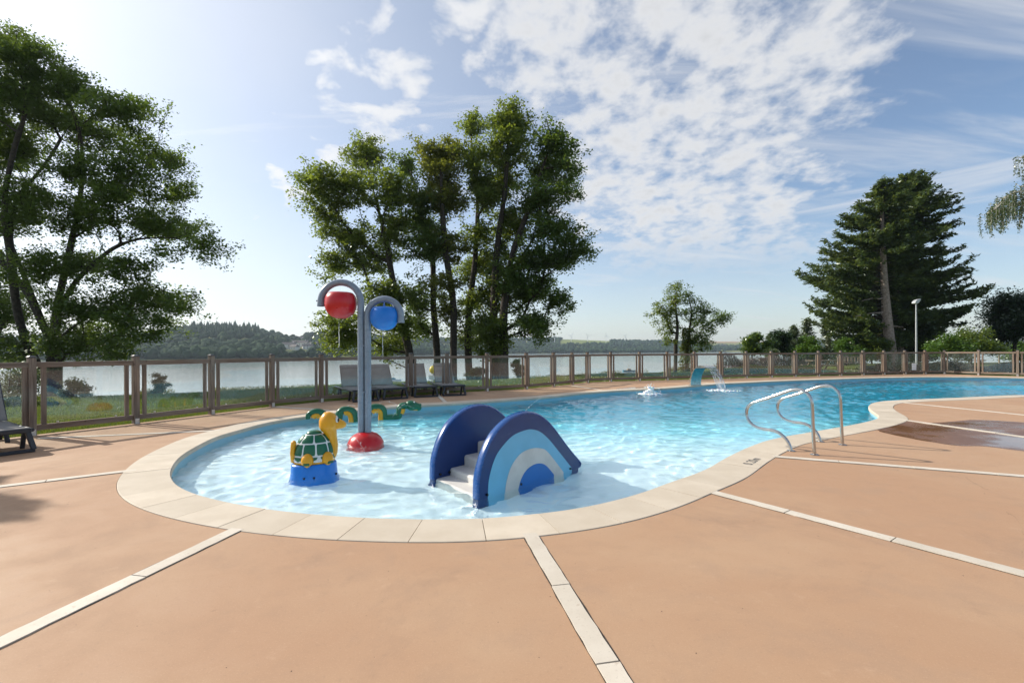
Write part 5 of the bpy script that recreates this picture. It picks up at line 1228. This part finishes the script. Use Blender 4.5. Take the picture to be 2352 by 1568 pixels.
# ------------------------------------------------------------------ hedges and planting behind the right fence
def strip_plants(name, label, pts, w, h, n, mat, seed, size, up=0.2, cat='hedge', lumps=0.35, stalk=False):
    rg = np.random.default_rng(seed); P = resample(np.array([(p[0], p[1]) for p in pts], float), False, 0.1); i = rg.integers(0, len(P), n); c = P[i] + rg.normal(0, 1, (n, 2)) * w * 0.35
    gz = terrain_z(c[:, 0], c[:, 1]); hh = h * (1 + lumps * np.sin(c[:, 0] * 2.3 + 1.0) * np.sin(c[:, 1] * 1.7)) * np.clip(1 - (np.linalg.norm(c - P[i], axis=1) / w) ** 2, 0.15, 1)
    z = gz + hh * rg.random(n) ** 0.5; C = np.stack([c[:, 0], c[:, 1], z], 1); b = np.array([P[0][0], P[0][1], float(gz[0])]); t = thing(name, tuple(b)); tag(t, label, cat)
    D = np.zeros((n, 3)); D[:, 2] = 1
    V, Fq = leaf_quads(C - b, size, rg, 0.0 if stalk else up, 0.22 if stalk else 0.55, D if stalk else None, 0.75 if stalk else 0)
    link('foliage', mesh_np('foliage', V, Fq), mat, t, fix=False)
    m = MB(); rr_ = random.Random(seed)
    for k in range(40):
        q = P[rr_.randrange(len(P))]; x, y = q[0] + rr_.gauss(0, w * 0.2), q[1] + rr_.gauss(0, w * 0.2); g = float(terrain_z(x, y)); m.tube([(x - b[0], y - b[1], g - b[2] - 0.02), (x - b[0] + rr_.gauss(0, 0.05), y - b[1], g - b[2] + h * 0.7)], 0.012, 4)
    link('stems', m, 'bark', t)
W = lambda u, v, Y: (ray(u, v).x * Y, Y)
strip_plants('lavender_hedge', 'low grey green clipped hedge outside the right fence', [W(1985, 0, 25.5), W(2060, 0, 25.5), W(2160, 0, 25.6), W(2260, 0, 24.6), W(2360, 0, 24.0)], 0.7, 0.62, 26000, 'lavender', 401, 0.085)
strip_plants('purple_shrubs', 'row of feathery purplish shrubs behind the fence right of the waterfall', [W(1655, 0, 30), W(1700, 0, 31), W(1770, 0, 32)], 0.9, 1.0, 5000, 'purple_stem', 402, 0.16, cat='shrub', stalk=True)
strip_plants('ground_hedge', 'low dark green planting under the purplish shrubs', [W(1650, 0, 27), W(1760, 0, 27.5), W(1870, 0, 28)], 0.9, 0.42, 12000, 'leaf_alder', 403, 0.09)
strip_plants('purple_shrubs', 'faint tall purplish stalks beside the round tree', [W(1775, 0, 33), W(1840, 0, 34)], 0.9, 1.0, 3000, 'purple_stem', 404, 0.16, cat='shrub', stalk=True)

# ------------------------------------------------------------------ grass and bank weeds
def build_grass():
    rg = np.random.default_rng(55); n = 240000
    a = rg.uniform(R(-50), R(49), n); fz = np.array([(math.atan2(p.x, p.y), math.hypot(p.x, p.y)) for p in FENCE]); fz = fz[np.argsort(fz[:, 0])]
    rf = np.interp(a, fz[:, 0], fz[:, 1]); px = 1176 + F * np.tan(a); rc = np.interp(px, PXS, CRZ) / np.cos(a)
    q = rg.random(n) ** 1.7; r = rf - 0.05 + (np.minimum(rc + 0.6, rf + 16) - rf) * q
    X, Y = r * np.sin(a), r * np.cos(a); ok = ~inside(X, Y, DECKE); X, Y, r, rc, a = X[ok], Y[ok], r[ok], rc[ok], a[ok]; n = len(X); Z = terrain_z(X, Y)
    edge = np.exp(-((rc - r) / 1.2) ** 2); h = rg.uniform(0.03, 0.085, n) * (1 + 1.6 * edge); w = rg.uniform(0.004, 0.009, n) * (0.6 + r / 12)
    d = rg.uniform(0, 6.28, n); tl = rg.normal(0, 0.35, (n, 2)) * h[:, None]
    V = np.stack([np.stack([X - w * np.cos(d), Y - w * np.sin(d), Z - 0.01], 1), np.stack([X + w * np.cos(d), Y + w * np.sin(d), Z - 0.01], 1), np.stack([X + tl[:, 0], Y + tl[:, 1], Z + h], 1)], 1).reshape(-1, 3)
    o = link('grass', mesh_np('grass', V, np.arange(n * 3).reshape(n, 3)), 'blade', fix=False); tag(o, 'short rough green grass between the fence and the lake', 'grass', kind='stuff')
    n = 16000; a = rg.uniform(R(-48), R(24), n); px = 1176 + F * np.tan(a); rc = np.interp(px, PXS, CRZ) / np.cos(a); cl = vnoise(a * 55, a * 0, 6); keep = cl > rg.normal(0.2, 0.7, n); a, rc = a[keep], rc[keep]; n = len(a)
    r = rc + rg.normal(-0.4, 0.5, n); X, Y = r * np.sin(a), r * np.cos(a); Z = terrain_z(X, Y); h = rg.uniform(0.12, 0.42, n); C = []
    for k in range(4): C.append(np.stack([X + rg.normal(0, 0.05, n), Y + rg.normal(0, 0.05, n), Z + h * (0.2 + 0.25 * k)], 1))
    C = np.concatenate(C); D = np.zeros_like(C); D[:, 2] = 1; V, Fq = leaf_quads(C, 0.12, rg, 0.0, 0.28, D, 0.6)
    o = link('bank_weeds', mesh_np('bank_weeds', V, Fq), 'weed', fix=False); tag(o, 'tall seeding weeds along the top of the lake bank', 'weeds', kind='stuff')
build_grass()

# ------------------------------------------------------------------ far shore: woods, houses, turbines
def build_woods():
    rg = np.random.default_rng(88); n = 15000
    a = rg.uniform(R(-49), R(49), n); px = 1176 + F * np.tan(a); cs = np.cos(a); rf = np.interp(px, FSX, FSZ) / cs; rr = rf * np.interp(px, [0, 600, 1000, 1500], [2.0, 2.0, 1.75, 1.6])
    r = rf + 4 + (rr * 1.03 - rf) * rg.random(n) ** 1.25; X, Y = r * np.sin(a), r * np.cos(a); Z = terrain_z(X, Y); u, v = picture(X, Y, Z)
    dens = vnoise(X / 90, Y / 90, 9); keep = (dens < 1.0) | (rg.random(n) < 0.12)
    for u0, u1, v0, v1, c in FIELDS: keep &= ~((u > u0 - 1) & (u < u1 + 1) & (v > v0 - 1.0) & (v < v1 + 1.5))
    keep &= ~((u > 645) & (u < 725) & (v > 779) & (v < 821) & (rg.random(n) < 0.72)); keep &= ~((u > 652) & (u < 716) & (v > 798) & (v < 818))
    X, Y, Z, r, u, v = (q[keep] for q in (X, Y, Z, r, u, v))
    k = (1 + np.sqrt(5)) / 2; bm = bmesh.new(); bmesh.ops.create_icosphere(bm, subdivisions=2, radius=1.0); iv = np.array([tuple(q.co) for q in bm.verts]); itri = np.array([[q.index for q in f.verts] for f in bm.faces]); bm.free()
    spiky = ((u > 420) & (u < 600) & (v < 776)) | (rg.random(len(X)) < 0.05)
    Vs, Fs, k0 = [], [], 0
    for i in range(len(X)):
        s = rg.uniform(3.2, 6.0) * (1 + 0.15 * (r[i] > 900)); hgt = rg.uniform(0.8, 1.25) * s
        nz = 1 + 0.22 * np.sin(iv @ rg.normal(0, 3.2, 3) + rg.uniform(0, 6)) + 0.14 * np.sin(iv @ rg.normal(0, 6, 3) + rg.uniform(0, 6))
        p = iv * nz[:, None]
        if spiky[i]:
            p = p * np.array([s * 0.5, s * 0.5, hgt * 1.15]); f = np.clip((p[:, 2] / (hgt * 1.15) + 1) / 2, 0, 1); p[:, :2] *= (1.25 - 1.1 * f)[:, None]
            p = p + np.array([X[i], Y[i], Z[i] + hgt * 1.0])
        else: p = p * np.array([s, s, hgt * 0.85]) + np.array([X[i], Y[i], Z[i] + hgt * 0.75])
        Vs.append(p); Fs.append(itri + k0); k0 += len(p)
    o = link('far_woodland', mesh_np('far_woodland', np.concatenate(Vs), np.concatenate(Fs)), 'far_wood', smooth=True, fix=False); tag(o, 'hazy blue green woods covering the hills across the lake', 'woodland', kind='stuff')
build_woods()
def house(u, v, L, D, H, rz, label):
    p = on_ground(u, v, 300); t = thing('house', p, rz); tag(t, label, 'house', 'houses across the lake')
    link('wall', MB().aabb(-L / 2, L / 2, -D / 2, D / 2, -1.5, H), 'house_wall', t)
    rf = MB(); rh = D * 0.38; e = 0.4
    rf.add([(-L / 2 - e, -D / 2 - e, H - 0.15), (L / 2 + e, -D / 2 - e, H - 0.15), (L / 2 + e, D / 2 + e, H - 0.15), (-L / 2 - e, D / 2 + e, H - 0.15), (-L / 2 - e, 0, H + rh), (L / 2 + e, 0, H + rh)], [(0, 1, 5, 4), (2, 3, 4, 5), (0, 4, 3), (1, 2, 5), (0, 3, 2, 1)])
    ro = link('roof', rf, 'house_roof', t); link('chimney', MB().aabb(L * 0.3, L * 0.3 + 0.7, -0.4, 0.4, H + rh * 0.6, H + rh + 1.0), 'house_wall', ro)
    for x in np.linspace(-L * 0.34, L * 0.34, 3):
        for z in ([1.2] if H < 4 else [1.2, 3.8]): link('window', MB().aabb(x - 0.5, x + 0.5, -D / 2 - 0.04, -D / 2 + 0.1, z, z + 1.3), 'house_glass', t)
for i, (u, v, L, D, H, rz, lab) in enumerate([(664, 801, 13, 8, 5, 0.3, 'long white house on the far shore, left end of the hamlet'), (676, 803, 9, 7, 3.5, -0.4, 'small low white house in front of the long house across the lake'),
        (690, 796, 17, 8, 5, 0.1, 'wide white house at the middle of the far hamlet'), (706, 802, 10, 7, 4, 0.5, 'white house by the trees right of the wide far house'), (719, 798, 12, 7, 4.5, -0.2, 'pale house at the right end of the far hamlet'),
        (694, 783, 12, 7, 4.5, 0.2, 'lone white house higher up the hill across the lake'), (742, 801, 11, 7, 4, 0.2, 'pale house near the shore left of the shower post'), (768, 803, 9, 7, 4, -0.2, 'small pale house beside the hanging branches across the lake'),
        (1232, 806, 12, 8, 5, 0.1, 'pale house on the far shore right of the tall trees'), (1660, 797, 24, 12, 6, 0.2, 'white building on the far shore left of the round tree')]):
    house(u, v, L * 1.35, D * 1.2, H * 1.2, rz, lab)
def turbine(u, vbase, vtop, label, a0):
    p = on_ground(u, vbase, 900); p = Vector((p.x, p.y, p.z)); k = p.y / F; Hh = (vbase - vtop) * k; t = thing('wind_turbine', p); tag(t, label, 'wind turbine', 'wind turbines on the far ridge')
    link('tower', MB().tube([(0, 0, -2), (0, 0, Hh)], [1.0, 0.6], 8), 'turbine_white', t); link('hub', MB().ball((0, -1.2, Hh), 1.0, 8, 6), 'turbine_white', t)
    for i in range(3):
        a = a0 + i * 2.094; link('blade', MB().tube([(0, -1.4, Hh), (math.sin(a) * Hh * 0.2, -1.4, Hh + math.cos(a) * Hh * 0.2), (math.sin(a) * Hh * 0.58, -1.4, Hh + math.cos(a) * Hh * 0.58)], [0.5, 0.8, 0.15], 6, flat=(1, 0.3)), 'turbine_white', t)
for i, (u, lab) in enumerate([(1274, 'leftmost wind turbine on the far ridge'), (1312, 'second wind turbine from the left on the far ridge'), (1350, 'third wind turbine from the left on the far ridge'), (1392, 'fourth wind turbine from the left on the far ridge'), (1436, 'fifth wind turbine from the left on the far ridge')]):
    turbine(u, 787, 771, lab, i * 0.7)

# ------------------------------------------------------------------ things beyond the fence
def lamp():
    Y = 42.0; r = ray(2101, 0); x = r.x * Y; b = Vector((x, Y, float(terrain_z(x, Y)))); h = at(2101, 697, Y).z - b.z; t = thing('lamp_post', b); tag(t, 'tall pale lamp post in front of the firs', 'lamp post')
    link('pole', MB().tube([(0, 0, -0.1), (0, 0, h * 0.5), (0, 0, h)], [0.085, 0.07, 0.05], 12), 'lamp_grey', t, smooth='auto')
    m = MB(); P = [(x_ * 0.74, z_ * 0.74) for x_, z_ in ((-0.34, 0.02), (-0.10, -0.05), (0.25, 0.20), (0.42, 0.52), (0.30, 0.55), (-0.05, 0.45), (-0.30, 0.22))]
    m.prism(P, lambda p: (p[0], -0.20, h + p[1]), lambda p: (p[0], 0.20, h + p[1])); hd = link('lamp_head', m, 'lamp_grey', t, bevel=0.03)
    link('lens', MB().prism([(-0.05, -0.04), (0.17, 0.12), (0.185, 0.108), (-0.035, -0.056)], lambda p: (p[0], -0.15, h + p[1]), lambda p: (p[0], 0.15, h + p[1])), 'lamp_glass', hd)
lamp()
def picnic(u, Y, rz, label, s=1.0):
    x = ray(u, 0).x * Y; t = thing('picnic_table', (x, Y, float(terrain_z(x, Y))), rz); tag(t, label, 'picnic table', 'picnic tables on the lawn')
    for i in range(5): link('plank', MB().aabb(-0.95 * s, 0.95 * s, (-0.36 + 0.148 * i) * s, (-0.36 + 0.148 * i + 0.135) * s, 0.71 * s, 0.75 * s), 'bench_wood', t)
    for sy in (-1, 1):
        for k in range(2): link('seat_plank', MB().aabb(-0.95 * s, 0.95 * s, (sy * 0.72 - 0.13 + 0.14 * k) * s, (sy * 0.72 - 0.005 + 0.14 * k) * s, 0.42 * s, 0.455 * s), 'bench_wood', t)
    for sx in (-0.68, 0.68):
        for sy in (-1, 1): link('leg', MB().beam((sx * s, sy * 0.66 * s, 0), (sx * s, sy * 0.22 * s, 0.71 * s), 0.05, 0.10, up=(1, 0, 0)), 'bench_wood', t)
        link('cross_beam', MB().beam((sx * s + 0.06, -0.84 * s, 0.39 * s), (sx * s + 0.06, 0.84 * s, 0.39 * s), 0.045, 0.09), 'bench_wood', t)
picnic(2222, 52, 0.15, 'wooden picnic table on the lawn near the water, seen under the trees', 1.15)
picnic(1885, 31, 0.1, 'low wooden picnic table just outside the fence under the poplars')
def bench(u, Y, rz, label):
    x = ray(u, 0).x * Y; t = thing('park_bench', (x, Y, float(terrain_z(x, Y))), rz); tag(t, label, 'bench')
    for k in range(3): link('seat_slat', MB().aabb(-1.0, 1.0, -0.22 + 0.155 * k, -0.085 + 0.155 * k, 0.42, 0.455), 'bench_wood', t)
    for k in range(8): link('back_slat', MB().aabb(-0.93 + 0.25 * k, -0.80 + 0.25 * k, 0.25, 0.28, 0.50, 0.84), 'bench_wood', t)
    link('back_rail', MB().aabb(-1.0, 1.0, 0.235, 0.295, 0.842, 0.90), 'bench_wood', t)
    for sx in (-0.85, 0.85): link('leg', MB().aabb(sx - 0.05, sx + 0.05, -0.2, 0.2, 0, 0.418), 'bench_wood', t); link('back_post', MB().aabb(sx - 0.04, sx + 0.04, 0.282, 0.34, 0.0, 0.86), 'bench_wood', t)
bench(1955, 33, 0.05, 'wooden slat backed bench on the lawn left of the bare fir trunk')
def small_things():
    x, Y = ray(2348, 0).x * 45, 45; x = ray(2291, 0).x * 48; Y = 48
    t = thing('marker_post', (x, Y, float(terrain_z(x, Y)))); tag(t, 'slim wooden marker post on the lawn right of the picnic table', 'post')
    link('shaft', MB().tube([(0, 0, -0.05), (0, 0, 1.25)], 0.07, 8), 'bench_wood', t); link('top', MB().lathe([(0.085, 1.2), (0.085, 1.35), (0.03, 1.42), (0, 1.42)], 8), 'sign_white', t)
    i = 28; p, q = FENCE[i], FENCE[i + 1]; c = p.lerp(q, 0.45); d = (q - p).normalized(); s = Vector((-d.y, d.x, 0))
    n = thing('notice', c); tag(n, 'small blank white notice fixed low on a right fence pane', 'notice'); c = Vector((0, 0, 0.36)) - s * 0.012
    link('sheet', MB().box(c, d * 0.115, s * 0.003, Vector((0, 0, 0.16))), 'sign_white', n); link('holder', MB().box(c + Vector((0, 0, 0.165)), d * 0.12, s * 0.005, Vector((0, 0, 0.008))), 'clip', n)
    # boats on the lake
    def boat(u, v, L, hull, top, label, name):
        r = ray(u, v); tt = (LAKE_Z - EYE) / r.z; o = Vector((r.x * tt, tt, LAKE_Z)); t = thing(name, o, 0.15); tag(t, label, 'boat')
        sec = [(-0.5, 0.30), (-0.3, 0.42), (0.1, 0.44), (0.35, 0.30), (0.5, 0.02)]; vs = []
        for x_, w_ in sec: vs += [(x_ * L, -w_ * L * 0.38, 0.10 * L), (x_ * L, -w_ * L * 0.2, -0.03 * L), (x_ * L, w_ * L * 0.2, -0.03 * L), (x_ * L, w_ * L * 0.38, 0.10 * L)]
        m = MB(); m.add(vs, [(i * 4 + j, i * 4 + j + 1, i * 4 + j + 5, i * 4 + j + 4) for i in range(4) for j in range(3)] + [(i * 4 + 3, i * 4, i * 4 + 4, i * 4 + 7) for i in range(4)] + [(0, 1, 2, 3), (19, 18, 17, 16)])
        link('hull', m, hull, t); m = MB(); m.prism([(-0.2, 0.102), (0.12, 0.102), (0.04, 0.2), (-0.16, 0.2)], lambda p: (p[0] * L, -0.1 * L, p[1] * L), lambda p: (p[0] * L, 0.1 * L, p[1] * L)); link('cabin', m, top, t)
        link('mast', MB().tube([(-0.05 * L, 0, 0.18 * L), (-0.05 * L, 0, 0.5 * L)], 0.012 * L, 6), 'bench_wood', t)
    boat(1446, 853, 4.8, 'hull_teal', 'bench_wood', 'small teal boat with a short mast on the lake', 'fishing_boat')
    boat(905, 874, 3.6, 'hull_white', 'hull_teal', 'white boat with a teal cover moored behind the loungers', 'moored_boat')
    Y = 19.5; x = ray(1083, 0).x * Y; x = ray(976.0 + 22, 0).x * Y
    b = Vector((ray(990, 0).x * Y, Y, 0)); b.z = float(terrain_z(b.x, b.y)); t = thing('buoy_stand', b); tag(t, 'yellow float on a short post between the two right loungers', 'buoy')
    h = at(990, 849, Y).z - b.z; link('post', MB().tube([(0, 0, -0.05), (0, 0, h)], 0.03, 8), 'sign_white', t); link('float', MB().ball((0, 0, h), 0.14, 16, 10, (1, 1, 1.15)), 'buoy_yellow', t, smooth=True)
    link('plate', MB().aabb(-0.16, 0.16, -0.045, -0.03, h - 0.40, h - 0.22), 'sign_white', t)
small_things()
# cracks and scattered grit on the deck
def deck_litter():
    rg = random.Random(66); m = MB()
    for pts in ([(2217, 1095), (2232, 1106), (2246, 1113), (2262, 1122), (2270, 1124)], [(2311, 1176), (2330, 1186), (2342, 1203), (2350, 1226), (2362, 1232)]):
        P = catmull([tuple(G(u, v).xy) for u, v in pts], False, 0.02); vs = []
        for i, p in enumerate(P): w_ = rg.uniform(0.0008, 0.003); jx = rg.uniform(-0.004, 0.004); vs += [(p[0] - w_ + jx, p[1] - w_ + jx, 0.0012), (p[0] + w_ + jx, p[1] + w_ + jx, 0.0012)]
        m.add(vs, [(2 * i, 2 * i + 1, 2 * i + 3, 2 * i + 2) for i in range(len(P) - 1)])
    link('crack', m, 'joint', deck); g = MB()
    gx = np.array([rg.uniform(-4.5, 5.5) for _ in range(380)]); gy = np.array([rg.uniform(1.3, 6.5) for _ in range(380)]); gin = inside(gx, gy, POOL + OUTN * 0.5)
    for i in range(380):
        x, y = gx[i], gy[i]
        if gin[i]: continue
        s_ = rg.uniform(0.0006, 0.0019); g.box((x, y, s_ * 0.4), (s_, 0, 0), (0, s_ * rg.uniform(0.4, 1.2), 0), (0, 0, s_ * 0.4))
    o = link('grit', g, 'joint', fix=False); tag(o, 'tiny specks of grit scattered over the concrete deck', 'grit', kind='stuff')
deck_litter()
# ------------------------------------------------------------------ air
def haze():
    m = bpy.data.materials.new('haze_air'); m.use_nodes = True; t = NT(m.node_tree); m.node_tree.nodes.remove(m.node_tree.nodes['Principled BSDF'])
    pv = t.n('VolumePrincipled'); pv.inputs['Color'].default_value = (0.72, 0.86, 1.0, 1); pv.inputs['Density'].default_value = HAZE; pv.inputs['Anisotropy'].default_value = 0.35
    t.put(m.node_tree.nodes['Material Output'].inputs['Volume'], pv.outputs[0]); MAT['haze_air'] = m
    o = link('haze', MB().aabb(-4700, 4700, -4700, 4700, -17, 150), m); tag(o, 'thin blue summer haze over the lake', 'haze', kind='stuff')
HAZE = 0.00013
haze()
